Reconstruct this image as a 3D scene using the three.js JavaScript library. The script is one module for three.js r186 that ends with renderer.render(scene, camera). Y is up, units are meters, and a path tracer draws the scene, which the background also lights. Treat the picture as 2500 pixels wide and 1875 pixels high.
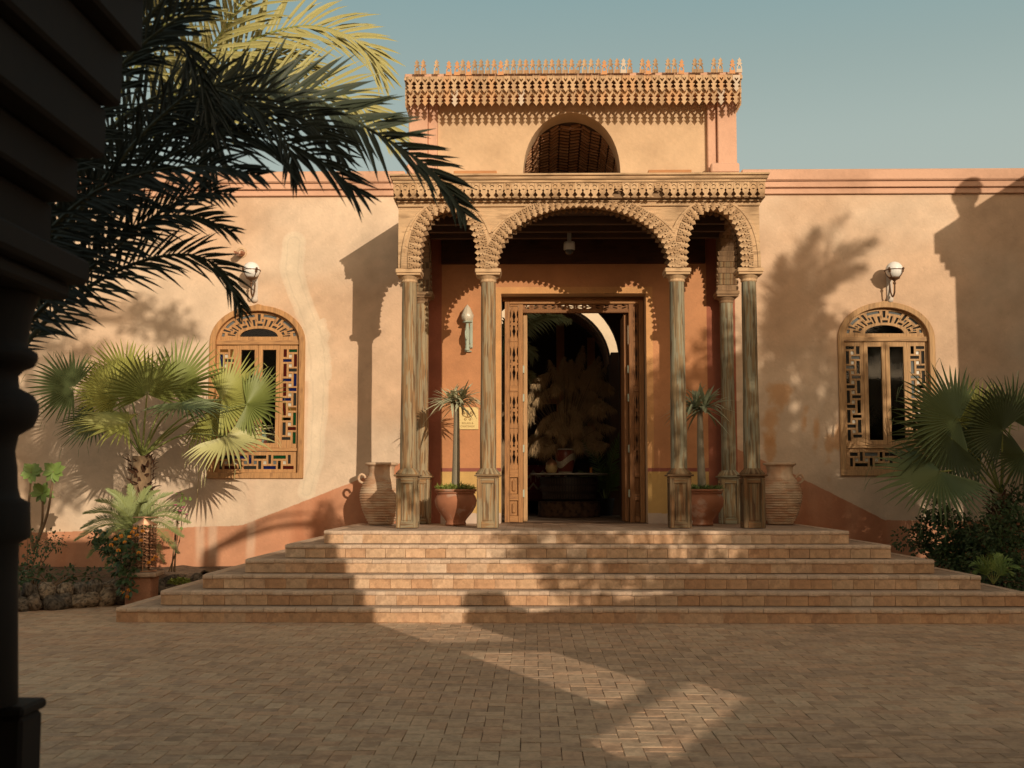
import * as THREE from 'three';
import { mergeGeometries, toCreasedNormals } from 'three/addons/utils/BufferGeometryUtils.js';

// ---------------------------------------------------------------- camera, sky, sun, exposure
const scene = new THREE.Scene();
const camera = new THREE.PerspectiveCamera(35.83, 1024 / 768, 0.1, 2000);
const CAM = new THREE.Vector3(-0.635, 1.5, 18.3), FPX = 2900;
const PITCH = Math.atan(253 / FPX), YAW = Math.atan(50 / FPX);
camera.position.copy(CAM);
const FW = new THREE.Vector3(-Math.sin(YAW) * Math.cos(PITCH), Math.sin(PITCH), -Math.cos(YAW) * Math.cos(PITCH));
camera.lookAt(CAM.clone().add(FW));
camera.focus = 17; camera.userData.fStop = 4;
scene.add(camera);
const renderer = new THREE.WebGLRenderer({ antialias: true });
renderer.toneMapping = THREE.LinearToneMapping;
renderer.toneMappingExposure = 0.9;
renderer.shadowMap.enabled = true;
const SUNDIR = new THREE.Vector3(0.43, 0.28, 1).normalize();
const sun = new THREE.DirectionalLight(new THREE.Color().setRGB(1, 0.86, 0.68), 3.6);
sun.position.copy(SUNDIR).multiplyScalar(60); sun.castShadow = true; sun.shadow.radius = 0.5;
Object.assign(sun.shadow.camera, { left: -20, right: 20, top: 20, bottom: -20, near: 1, far: 140 });
sun.shadow.mapSize.set(4096, 4096);
scene.add(sun, sun.target);
{ // clear late-afternoon sky: teal overhead, paler to the horizon, warmer round the sun
  const W = 512, H = 256, d = new Float32Array(W * H * 4), v = new THREE.Vector3();
  const STOPS = [[0, [.62, .60, .50]], [.28, [.435, .52, .482]], [.34, [.349, .452, .434]], [.40, [.275, .41, .42]], [.85, [.19, .21, .20]], [1.01, [.19, .20, .19]]], gnd = [0.16, 0.10, 0.06];
  const mx = (a, b, t) => a.map((q, i) => q + (b[i] - q) * t);
  for (let j = 0; j < H; j++) for (let i = 0; i < W; i++) {
    const el = ((j + .5) / H - .5) * Math.PI, az = ((i + .5) / W - .5) * 2 * Math.PI;
    v.set(Math.cos(el) * Math.cos(az), Math.sin(el), Math.cos(el) * Math.sin(az));
    const s = Math.max(0, v.y), c = v.dot(SUNDIR);
    let q = 1; while (s > STOPS[q][0]) q++;
    let col = mx(STOPS[q - 1][1], STOPS[q][1], (s - STOPS[q - 1][0]) / (STOPS[q][0] - STOPS[q - 1][0]));
    const g = Math.pow(Math.max(0, (c + .35) / 1.35), 3) * Math.exp(-2.2 * s), g2 = Math.pow(Math.max(0, c), 24);
    col = [col[0] + 2.0 * g + 2.2 * g2, col[1] + 1.14 * g + 1.5 * g2, col[2] + .58 * g + .8 * g2];
    if (v.y < 0) col = gnd;
    const o = (j * W + i) * 4; d[o] = col[0]; d[o + 1] = col[1]; d[o + 2] = col[2]; d[o + 3] = 1;
  }
  const t = new THREE.DataTexture(d, W, H, THREE.RGBAFormat, THREE.FloatType);
  t.mapping = THREE.EquirectangularReflectionMapping; t.magFilter = THREE.LinearFilter; t.minFilter = THREE.LinearFilter; t.needsUpdate = true;
  scene.background = t; scene.environment = t;
}

// ---------------------------------------------------------------- helpers
let SEED = 7;
const rnd = () => { SEED = (SEED + 0x6d2b79f5) | 0; let t = Math.imul(SEED ^ (SEED >>> 15), 1 | SEED); t = (t + Math.imul(t ^ (t >>> 7), 61 | t)) ^ t; return ((t ^ (t >>> 14)) >>> 0) / 4294967296; };
const rr = (a, b) => a + (b - a) * rnd();
const pick = (a) => a[Math.floor(rnd() * a.length)];
const V = (x, y, z) => new THREE.Vector3(x, y, z);
const lerp = (a, b, t) => a + (b - a) * t, clamp = (x, a = 0, b = 1) => Math.min(b, Math.max(a, x));
const smooth = (a, b, x) => { const t = clamp((x - a) / (b - a)); return t * t * (3 - 2 * t); };
const TAU = Math.PI * 2;
// a point of the place measured off the photograph (coordinates of its 2212 px wide view) at the depth z
const RT = new THREE.Vector3().crossVectors(FW, V(0, 1, 0)).normalize(), UP = new THREE.Vector3().crossVectors(RT, FW);
function at(x, y, z) {
  const k = 2500 / 2212, d = FW.clone().multiplyScalar(FPX).addScaledVector(RT, x * k - 1250).addScaledVector(UP, 937.5 - y * k);
  return CAM.clone().addScaledVector(d, (z - CAM.z) / d.z);
}
const used = new Map();
const numbered = (n) => { const k = used.get(n) || 0; used.set(n, k + 1); return k ? `${n}_${String(k).padStart(3, '0')}` : n; };
function shadow(o) { o.castShadow = true; o.receiveShadow = true; return o; }
function thing(name, label, category, pos = [0, 0, 0], turn = 0, group) {
  const o = new THREE.Group(); o.name = numbered(name); o.position.set(...pos); o.rotation.y = turn;
  o.userData = { label, category }; if (group) o.userData.group = group; scene.add(o); return o;
}
function grp(name, parent) { const o = new THREE.Group(); o.name = name; parent.add(o); return o; }
function part(name, geo, mat, parent, label) {
  const g = Array.isArray(geo) ? (geo.length > 1 ? merge(geo) : geo[0]) : geo;
  const m = shadow(new THREE.Mesh(g, mat)); m.name = name; if (label) m.userData.label = label; parent.add(m); return m;
}
function single(name, geo, mat, label, category, group) {
  const m = part(numbered(name), geo, mat, scene); m.userData = { label, category }; if (group) m.userData.group = group; return m;
}
function struct(name, geo, mat) { const m = part(numbered(name), geo, mat, scene); m.userData = { kind: 'structure' }; return m; }
function merge(list) {
  const a = list.map((g) => { g = g.index ? g.toNonIndexed() : g; for (const k of Object.keys(g.attributes)) if (!['position', 'normal', 'uv'].includes(k)) g.deleteAttribute(k); if (!g.attributes.uv) boxUV(g); return g; });
  return mergeGeometries(a, false);
}
// box-projected uv in metres; grain 'x' turns the v direction along x
function boxUV(g, s = 1, grain = 'y', ou = 0, ov = 0) {
  if (g.index) g = g.toNonIndexed();
  const p = g.attributes.position, n = g.attributes.normal, uv = new Float32Array(p.count * 2);
  for (let i = 0; i < p.count; i += 3) {
    const ax = Math.abs(n.getX(i) + n.getX(i + 1) + n.getX(i + 2)), ay = Math.abs(n.getY(i) + n.getY(i + 1) + n.getY(i + 2)), az = Math.abs(n.getZ(i) + n.getZ(i + 1) + n.getZ(i + 2));
    for (let k = i; k < i + 3; k++) {
      const x = p.getX(k), y = p.getY(k), z = p.getZ(k); let u, v;
      if (az >= ax && az >= ay) [u, v] = [x, y]; else if (ax >= ay) [u, v] = [z, y]; else [u, v] = [x, z];
      if (grain === 'x') [u, v] = (ax > az && ax > ay) ? [y, z] : az >= ay ? [y, x] : [z, x];
      if (grain === 'z') [u, v] = ax >= ay ? [y, z] : [x, z];
      uv[k * 2] = u * s + ou; uv[k * 2 + 1] = v * s + ov;
    }
  }
  g.setAttribute('uv', new THREE.BufferAttribute(uv, 2)); return g;
}
// box with chamfered edges, 44 triangles
function cbox(w, h, d, c = .006, jig = 0, grain = 'y', ou = 0, ov = 0) {
  const P = [], X = w / 2, Y = h / 2, Z = d / 2, cor = {};
  for (const sx of [-1, 1]) for (const sy of [-1, 1]) for (const sz of [-1, 1]) {
    const j = () => (jig ? (rnd() - .5) * jig : 0), jx = j(), jy = j(), jz = j();
    cor[[sx, sy, sz]] = [[sx * X + jx, sy * (Y - c) + jy, sz * (Z - c) + jz], [sx * (X - c) + jx, sy * Y + jy, sz * (Z - c) + jz], [sx * (X - c) + jx, sy * (Y - c) + jy, sz * Z + jz]];
  }
  const tri = (a, b, q, o) => { // wound outward
    const u = [b[0] - a[0], b[1] - a[1], b[2] - a[2]], v = [q[0] - a[0], q[1] - a[1], q[2] - a[2]];
    const n = [u[1] * v[2] - u[2] * v[1], u[2] * v[0] - u[0] * v[2], u[0] * v[1] - u[1] * v[0]];
    P.push(...(n[0] * o[0] + n[1] * o[1] + n[2] * o[2] < 0 ? [...a, ...q, ...b] : [...a, ...b, ...q]));
  };
  const quad = (a, b, q, e, o) => { tri(a, b, q, o); tri(a, q, e, o); };
  for (const s of [-1, 1]) {
    quad(cor[[s, -1, -1]][0], cor[[s, 1, -1]][0], cor[[s, 1, 1]][0], cor[[s, -1, 1]][0], [s, 0, 0]);
    quad(cor[[-1, s, -1]][1], cor[[1, s, -1]][1], cor[[1, s, 1]][1], cor[[-1, s, 1]][1], [0, s, 0]);
    quad(cor[[-1, -1, s]][2], cor[[1, -1, s]][2], cor[[1, 1, s]][2], cor[[-1, 1, s]][2], [0, 0, s]);
    for (const r of [-1, 1]) {
      quad(cor[[s, r, -1]][0], cor[[s, r, -1]][1], cor[[s, r, 1]][1], cor[[s, r, 1]][0], [s, r, 0]);
      quad(cor[[s, -1, r]][0], cor[[s, -1, r]][2], cor[[s, 1, r]][2], cor[[s, 1, r]][0], [s, 0, r]);
      quad(cor[[-1, s, r]][1], cor[[-1, s, r]][2], cor[[1, s, r]][2], cor[[1, s, r]][1], [0, s, r]);
      for (const q of [-1, 1]) tri(...cor[[s, r, q]], [s, r, q]);
    }
  }
  const g = new THREE.BufferGeometry(); g.setAttribute('position', new THREE.Float32BufferAttribute(P, 3)); g.computeVertexNormals();
  return boxUV(g, 1, grain, ou, ov);
}
const moved = (g, x, y, z, rx = 0, ry = 0, rz = 0) => { const q = g.clone(); q.applyMatrix4(new THREE.Matrix4().compose(V(x, y, z), new THREE.Quaternion().setFromEuler(new THREE.Euler(rx, ry, rz)), V(1, 1, 1))); return q; };
// box between two corners
const bar = (x0, x1, y0, y1, z0, z1, c = .004, grain = 'y') => boxUV(moved(cbox(Math.abs(x1 - x0), Math.abs(y1 - y0), Math.abs(z1 - z0), c), (x0 + x1) / 2, (y0 + y1) / 2, (z0 + z1) / 2), 1, grain);
function extr(shape, depth, z0, bevel = 0, seg = 8, grain = 'y') {
  const g = new THREE.ExtrudeGeometry(shape, { depth: depth - 2 * bevel, bevelEnabled: bevel > 0, bevelSize: bevel, bevelThickness: bevel, bevelOffset: -bevel, bevelSegments: 1, curveSegments: seg });
  g.translate(0, 0, z0 + bevel); return boxUV(g, 1, grain);
}
function poly(pts) { const s = new THREE.Shape(); pts.forEach(([x, y], i) => (i ? s.lineTo(x, y) : s.moveTo(x, y))); s.closePath(); return s; }
function hole(s, pts) { const p = new THREE.Path(); pts.forEach(([x, y], i) => (i ? p.lineTo(x, y) : p.moveTo(x, y))); p.closePath(); s.holes.push(p); }
const rect = (x0, y0, x1, y1) => [[x0, y0], [x1, y0], [x1, y1], [x0, y1]];
function lathe(prof, seg = 40, uvS = [1, 1]) {
  const g = new THREE.LatheGeometry(prof.map(([r, y]) => new THREE.Vector2(r, y)), seg), uv = g.attributes.uv, p = g.attributes.position;
  const rm = Math.max(...prof.map((q) => q[0]));
  for (let i = 0; i < uv.count; i++) uv.setXY(i, uv.getX(i) * TAU * rm * uvS[0], p.getY(i) * uvS[1]);
  return g;
}
const tube = (pts, r, seg = 24, rs = 8) => new THREE.TubeGeometry(new THREE.CatmullRomCurve3(pts), seg, r, rs, false);
// tapered limb
function limb(pts, r0, r1, seg = 12, rs = 8) {
  const c = new THREE.CatmullRomCurve3(pts), g = new THREE.TubeGeometry(c, seg, 1, rs, false), p = g.attributes.position, q = V();
  for (let i = 0; i <= seg; i++) { c.getPointAt(i / seg, q); const r = lerp(r0, r1, i / seg); for (let j = 0; j <= rs; j++) { const k = i * (rs + 1) + j; p.setXYZ(k, q.x + (p.getX(k) - q.x) * r, q.y + (p.getY(k) - q.y) * r, q.z + (p.getZ(k) - q.z) * r); } }
  g.computeVertexNormals(); return g;
}

// ---------------------------------------------------------------- noise and textures
function hash(x, y, s) { let h = Math.imul(x, 374761393) + Math.imul(y, 668265263) + Math.imul(s, 1442695041) | 0; h = Math.imul(h ^ (h >>> 13), 1274126177); return ((h ^ (h >>> 16)) >>> 0) / 4294967296; }
function vnoise(x, y, s, px = 0, py = 0) {
  const xi = Math.floor(x), yi = Math.floor(y), fx = x - xi, fy = y - yi, u = fx * fx * (3 - 2 * fx), v = fy * fy * (3 - 2 * fy);
  const w = (a, p) => (p ? ((a % p) + p) % p : a), x0 = w(xi, px), x1 = w(xi + 1, px), y0 = w(yi, py), y1 = w(yi + 1, py);
  return lerp(lerp(hash(x0, y0, s), hash(x1, y0, s), u), lerp(hash(x0, y1, s), hash(x1, y1, s), u), v);
}
function fbm(x, y, s, oct = 4, px = 0, py = 0) { let a = .5, t = 0, n = 0; for (let o = 0; o < oct; o++) { t += a * vnoise(x, y, s + o * 17, px, py); n += a; a *= .5; x *= 2; y *= 2; px *= 2; py *= 2; } return t / n; }
const lin2s = (c) => 255 * clamp(c <= .0031308 ? c * 12.92 : 1.055 * Math.pow(c, 1 / 2.4) - .055);
function colorTex(w, h, fn, rx = 1, ry = 1) { // fn(u,v) -> linear rgb, v up
  const d = new Uint8Array(w * h * 4);
  for (let j = 0; j < h; j++) for (let i = 0; i < w; i++) { const c = fn((i + .5) / w, (j + .5) / h), o = (j * w + i) * 4; d[o] = lin2s(c[0]); d[o + 1] = lin2s(c[1]); d[o + 2] = lin2s(c[2]); d[o + 3] = 255; }
  const t = new THREE.DataTexture(d, w, h); t.colorSpace = THREE.SRGBColorSpace; return fin(t, rx, ry);
}
function grayTex(w, h, fn, rx = 1, ry = 1) {
  const d = new Uint8Array(w * h * 4);
  for (let j = 0; j < h; j++) for (let i = 0; i < w; i++) { const c = 255 * clamp(fn((i + .5) / w, (j + .5) / h)), o = (j * w + i) * 4; d[o] = d[o + 1] = d[o + 2] = c; d[o + 3] = 255; }
  return fin(new THREE.DataTexture(d, w, h), rx, ry);
}
function fin(t, rx, ry) { t.wrapS = t.wrapT = THREE.RepeatWrapping; t.magFilter = THREE.LinearFilter; t.minFilter = THREE.LinearMipmapLinearFilter; t.generateMipmaps = true; t.repeat.set(rx, ry); t.needsUpdate = true; return t; }
const again = (t, rx, ry) => { const c = t.clone(); c.repeat.set(rx, ry); c.needsUpdate = true; return c; };
const mixc = (a, b, t) => [lerp(a[0], b[0], t), lerp(a[1], b[1], t), lerp(a[2], b[2], t)];
const mulc = (a, k) => [a[0] * k, a[1] * k, a[2] * k];
const T = {};
T.stuccoBump = grayTex(512, 512, (u, v) => .5 * fbm(u * 6, v * 6, 3, 4, 6, 6) + .5 * fbm(u * 48, v * 48, 9, 3, 48, 48), 1 / 1.6, 1 / 1.6);
T.var = colorTex(512, 512, (u, v) => { const n = fbm(u * 4, v * 4, 21, 5, 4, 4), m = fbm(u * 40, v * 40, 5, 2, 40, 40); const k = .72 + .45 * n + .1 * (m - .5); return [k, k * (.97 + .05 * n), k * (.94 + .1 * n)]; }, 1 / 2.5, 1 / 2.5);
T.brick = colorTex(512, 512, (u, v) => { const n = fbm(u * 7, v * 7, 31, 4, 7, 7), m = fbm(u * 60, v * 60, 41, 2, 60, 60), st = smooth(.58, .75, fbm(u * 11, v * 11, 77, 3, 11, 11)); const k = .62 + .5 * n + .25 * (m - .5); return mixc([k, k * .97, k * .93], [.5, .45, .42], st * .5); }, 1, 1);
T.brickBump = grayTex(512, 512, (u, v) => .6 * fbm(u * 12, v * 12, 51, 4, 12, 12) + .4 * fbm(u * 80, v * 80, 52, 2, 80, 80), 1, 1);
// weathered painted wood: u across, v along the grain
const grainN = (u, v, s, f = 60) => .6 * vnoise(u * f + 3 * fbm(u * 4, v * 3, s + 5, 2, 4, 3), v * 3, s, 0, 3) + .4 * vnoise(u * f * 2.3, v * 8, s + 3, 0, 8);
T.woodPale = colorTex(512, 512, (u, v) => { const g = grainN(u, v, 61, 50), n = fbm(u * 5, v * 3, 62, 4, 5, 3), d = smooth(.55, .8, fbm(u * 20, v * 5, 63, 3, 20, 5)); return mixc(mulc([.54, .36, .205], .66 + .3 * g + .4 * (n - .3)), [.20, .12, .06], d * .55); }, 1, 1);
T.woodPaint = colorTex(512, 1024, (u, v) => {
  const g = grainN(u, v, 71, 70), n = fbm(u * 9, v * 5, 72, 5, 9, 5), fl = smooth(.45, .58, fbm(u * 46, v * 9, 73, 4, 46, 9) * .7 + n * .3), dk = smooth(.5, .75, fbm(u * 44, v * 5, 74, 3, 44, 5));
  let c = mixc(mulc([.36, .21, .095], .6 + .7 * g), [.10, .062, .035], dk * .7); return mixc(c, mulc([.43, .375, .245], .7 + .45 * g), fl * .62);
}, 1 / 1.0, 1 / 2);
T.woodOrange = colorTex(512, 512, (u, v) => { const g = grainN(u, v, 81, 55), n = fbm(u * 3, v * 2, 82, 4, 3, 2), d = smooth(.6, .85, fbm(u * 24, v * 4, 83, 3, 24, 4)); return mixc(mulc([.50, .255, .095], .62 + .5 * g + .3 * (n - .4)), [.2, .09, .035], d * .6); }, 1 / .8, 1 / .8);
T.woodBump = grayTex(512, 512, (u, v) => grainN(u, v, 91, 64), 1, 1);
T.clay = colorTex(512, 512, (u, v) => { const n = fbm(u * 5, v * 5, 101, 5, 5, 5), w = smooth(.5, .72, fbm(u * 6, v * 9, 103, 4, 6, 9)); return mixc(mulc([.37, .145, .07], .7 + .6 * n), [.52, .36, .26], w * .55); }, 1, 1);
T.jar = colorTex(512, 512, (u, v) => { const n = fbm(u * 6, v * 6, 111, 5, 6, 6), w = fbm(u * 4, v * 14, 113, 3, 4, 14); return mulc(mixc([.60, .42, .27], [.52, .30, .17], smooth(.4, .7, w)), .78 + .4 * n); }, 1, 1);
T.bark = colorTex(256, 256, (u, v) => { const n = fbm(u * 10, v * 10, 121, 4, 10, 10); return mixc([.10, .06, .03], [.33, .21, .11], n); }, 2, 2);
T.stone = colorTex(256, 256, (u, v) => { const n = fbm(u * 6, v * 6, 131, 5, 6, 6); return mixc([.07, .055, .04], [.34, .27, .20], smooth(.2, .8, n)); }, 3, 3);
T.soil = colorTex(256, 256, (u, v) => { const n = fbm(u * 16, v * 16, 141, 4, 16, 16); return mixc([.05, .03, .018], [.2, .125, .07], n); }, 1, 1);

const std = (o) => new THREE.MeshStandardMaterial({ roughness: .9, ...o });
const rgb = (r, g, b) => new THREE.Color().setRGB(r, g, b);
const M = {};
M.plaster = std({ color: rgb(.66, .455, .27), map: T.var, bumpMap: T.stuccoBump, bumpScale: .006 });
M.pink = std({ color: rgb(.66, .385, .25), map: T.var, bumpMap: T.stuccoBump, bumpScale: .006 });
M.inner = std({ color: rgb(.52, .245, .10), map: T.var, bumpMap: T.stuccoBump, bumpScale: .005 });
M.cream = std({ color: rgb(.72, .56, .38), map: T.var });
M.dark = std({ color: rgb(.10, .06, .04), map: T.var });
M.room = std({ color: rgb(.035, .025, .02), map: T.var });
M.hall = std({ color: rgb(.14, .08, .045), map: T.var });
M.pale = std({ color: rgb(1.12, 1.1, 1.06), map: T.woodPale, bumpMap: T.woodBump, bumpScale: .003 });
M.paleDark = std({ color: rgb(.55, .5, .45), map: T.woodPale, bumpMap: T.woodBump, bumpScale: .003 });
const paints = (c) => [0, 1, 2, 3].map((k) => { const t = again(T.woodPaint, 1, .5); t.offset.set(.37 * k, .29 * k); return std({ color: c, map: t, bumpMap: T.woodBump, bumpScale: .004 }); });
M.paint = std({ map: T.woodPaint, bumpMap: T.woodBump, bumpScale: .004 });
M.paintBlue = std({ color: rgb(1.0, 1.06, 1.12), map: T.woodPaint, bumpMap: T.woodBump, bumpScale: .004 });
M.paintDark = std({ color: rgb(.62, .52, .42), map: T.woodPaint, bumpMap: T.woodBump, bumpScale: .004 });
M.orange = std({ map: T.woodOrange, bumpMap: T.woodBump, bumpScale: .002, roughness: .75 });
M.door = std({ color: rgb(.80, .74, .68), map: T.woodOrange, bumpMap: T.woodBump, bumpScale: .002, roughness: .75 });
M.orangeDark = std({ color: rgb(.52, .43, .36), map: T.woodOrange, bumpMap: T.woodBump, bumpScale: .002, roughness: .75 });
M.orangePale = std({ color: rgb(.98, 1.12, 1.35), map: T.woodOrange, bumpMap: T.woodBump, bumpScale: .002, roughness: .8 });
M.clay = std({ map: T.clay, bumpMap: T.brickBump, bumpScale: .003 });
M.jar = std({ map: T.jar, bumpMap: T.brickBump, bumpScale: .003 });
M.bark = std({ map: T.bark });
M.stone = std({ color: rgb(.6, .55, .5), map: T.stone, bumpMap: T.brickBump, bumpScale: .01 });
M.soil = std({ map: T.soil, bumpMap: T.brickBump, bumpScale: .03 });
M.grout = std({ color: rgb(.9, .75, .6), map: T.soil });
M.metal = std({ color: rgb(.16, .085, .045), metalness: .6, roughness: .55 });
M.verdigris = std({ color: rgb(.42, .47, .36), map: T.var, roughness: .7 });
M.copper = std({ color: rgb(.62, .34, .2), metalness: .75, roughness: .42, map: T.var });
M.globe = std({ color: rgb(.86, .82, .75), roughness: .25 });
M.frost = std({ color: rgb(.62, .52, .38), roughness: .35 });
M.iron = std({ color: rgb(.03, .028, .025), metalness: .4, roughness: .6 });
M.brass = std({ color: rgb(.76, .55, .25), metalness: .25, roughness: .5 });
const leafMat = (r, g, b) => new THREE.MeshStandardMaterial({ color: rgb(r, g, b), roughness: .55, side: THREE.DoubleSide });
M.fan = leafMat(.34, .335, .085); M.fanDark = leafMat(.065, .078, .025); M.fanBlue = leafMat(.13, .16, .06); M.fanPale = leafMat(.46, .43, .18); M.fanMid = leafMat(.19, .215, .05); M.fanShaded = leafMat(.19, .205, .05);  // last one: fan leaf colour with a cast shadow put in
M.date = leafMat(.022, .03, .018); M.dateLit = leafMat(.40, .36, .13); M.dateMid = leafMat(.05, .062, .034);  // one palm, three colours: shade, sun and half light put into them
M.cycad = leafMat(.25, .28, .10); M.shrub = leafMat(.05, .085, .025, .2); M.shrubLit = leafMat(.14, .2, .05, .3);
M.pachy = leafMat(.5, .48, .30); M.pachyShaded = leafMat(.30, .33, .2);  // second one: same leaf with shade put into its colour
M.plum = leafMat(.17, .24, .05, .3); M.treeLeaf = leafMat(.07, .1, .03, .3);
M.rachis = std({ color: rgb(.05, .055, .025), roughness: .6 }); M.petiole = std({ color: rgb(.25, .27, .07), roughness: .6 });
M.flower = std({ color: rgb(.72, .27, .03) }); M.flowerPink = std({ color: rgb(.5, .08, .2) });
M.fern = leafMat(.23, .27, .05, .3);
// ---------------------------------------------------------------- ground
const YL = 0.96;                                                     // porch level
struct('ground', (() => { const g = new THREE.PlaneGeometry(800, 800); g.rotateX(-Math.PI / 2); g.translate(0, -.012, 0); return boxUV(g); })(), M.grout);
function hfield(x0, x1, z0, z1, nx, nz, f) {
  const g = new THREE.PlaneGeometry(1, 1, nx, nz), p = g.attributes.position;
  for (let i = 0; i < p.count; i++) { const x = lerp(x0, x1, p.getX(i) + .5), z = lerp(z1, z0, p.getY(i) + .5); p.setXYZ(i, x, f(x, z), z); }
  g.computeVertexNormals(); const q = boxUV(g); return q;
}
const borderZ = (x) => (x < -5.9 ? 2.95 + (-5.9 - x) * .9 : 2.95 - (x + 5.9) * 1.55); // front edge of the left bed
const soilL = (x, z) => { const e = borderZ(x) - .1; return z > e + .02 ? -.05 : lerp(.30, .17, clamp(z / Math.max(.4, e))) + .07 * (fbm(x * 3, z * 3, 5, 3) - .5); };
struct('garden_soil', hfield(-9.4, -4.3, -.02, 6, 90, 90, soilL), M.soil);
struct('garden_soil', hfield(4.2, 9.2, -.02, 4.4, 70, 60, (x, z) => (z > 3.7 ? -.05 : lerp(.3, .1, z / 3.7) + .06 * (fbm(x * 3, z * 3, 6, 3) - .5))), M.soil);
{ // herringbone brick paving: the 300 that show largest are bricks of their own, the rest one mass
  const yard = new THREE.Group(); yard.name = 'courtyard_paving'; yard.userData = { kind: 'structure' }; scene.add(yard);
  const W = .118, G = .0035, list = [], p = V();
  const cols = [[.445, .305, .195], [.465, .32, .205], [.425, .28, .175], [.455, .29, .18], [.405, .275, .18], [.485, .345, .225], [.365, .245, .155]];
  for (let j = -10; j < 130; j++) for (let i = -90; i < 90; i++) {
    const r = (((i - j) % 4) + 4) % 4; if (r !== 0 && r !== 3) continue;
    const x = (i + (r ? .5 : 1)) * W, z = 3.0 + (j + (r ? 1 : .5)) * W - 1.2;
    p.set(x, 0, z).sub(CAM); const dep = p.dot(FW); if (dep < 4.6) continue;
    const px = 1250 + FPX * p.dot(RT) / dep, py = 937.5 - FPX * p.dot(UP) / dep;
    if (px < -420 || px > 2920 || py > 2250) continue;
    if (Math.abs(x - .03) < 5.25 && z < 4.82) continue;
    if (x < -4.3 && z < borderZ(x) - .06) continue; if (x > 5.1 && z < 3.75) continue;
    const inF = px > -20 && px < 2520 && py < 1890;
    list.push({ x, z, r, s: (inF ? 1 : .01) / (dep * dep * dep) });
  }
  list.sort((a, b) => b.s - a.s);
  const geos = [0, 1, 2, 3, 4].map((k) => cbox(2 * W - G, .05, W - G, .002, .004, 'y', k * .37, k * .53));
  const mats = cols.map((c) => std({ color: rgb(...c.map((q) => q * 1.45)), map: T.brick, bumpMap: T.brickBump, bumpScale: .006, roughness: .82 }));
  const pose = (b, o) => { o.position.set(b.x, -.025 + rr(-.0012, .0012), b.z); o.rotation.set(rr(-.0025, .0025), (b.r ? Math.PI / 2 : 0) + rr(-.012, .012) + (rnd() < .5 ? Math.PI : 0), rr(-.0025, .0025)); };
  const dirt = (b) => fbm(b.x * .8 + 20, b.z * .8, 401, 4) + .5 * (rnd() - .5) ;
  const order = [6, 2, 4, 3, 0, 1, 5];
  list.slice(0, 300).forEach((b) => { const m = part('brick', pick(geos), mats[order[clamp(Math.floor((dirt(b) - .15) * 10), 0, 6)]], yard); pose(b, m); });
  const rest = list.slice(300), inst = new THREE.InstancedMesh(geos[0], std({ map: T.brick, bumpMap: T.brickBump, bumpScale: .005, roughness: .82 }), rest.length), d = new THREE.Object3D();
  rest.forEach((b, i) => { pose(b, d); d.updateMatrix(); inst.setMatrixAt(i, d.matrix); const c = cols[order[clamp(Math.floor((dirt(b) - .15) * 10), 0, 6)]], k = rr(.9, 1.1) * 1.45; inst.setColorAt(i, rgb(c[0] * k, c[1] * k, c[2] * k)); });
  inst.name = 'brick'; inst.userData.kind = 'stuff'; shadow(inst); yard.add(inst);
}
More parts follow.
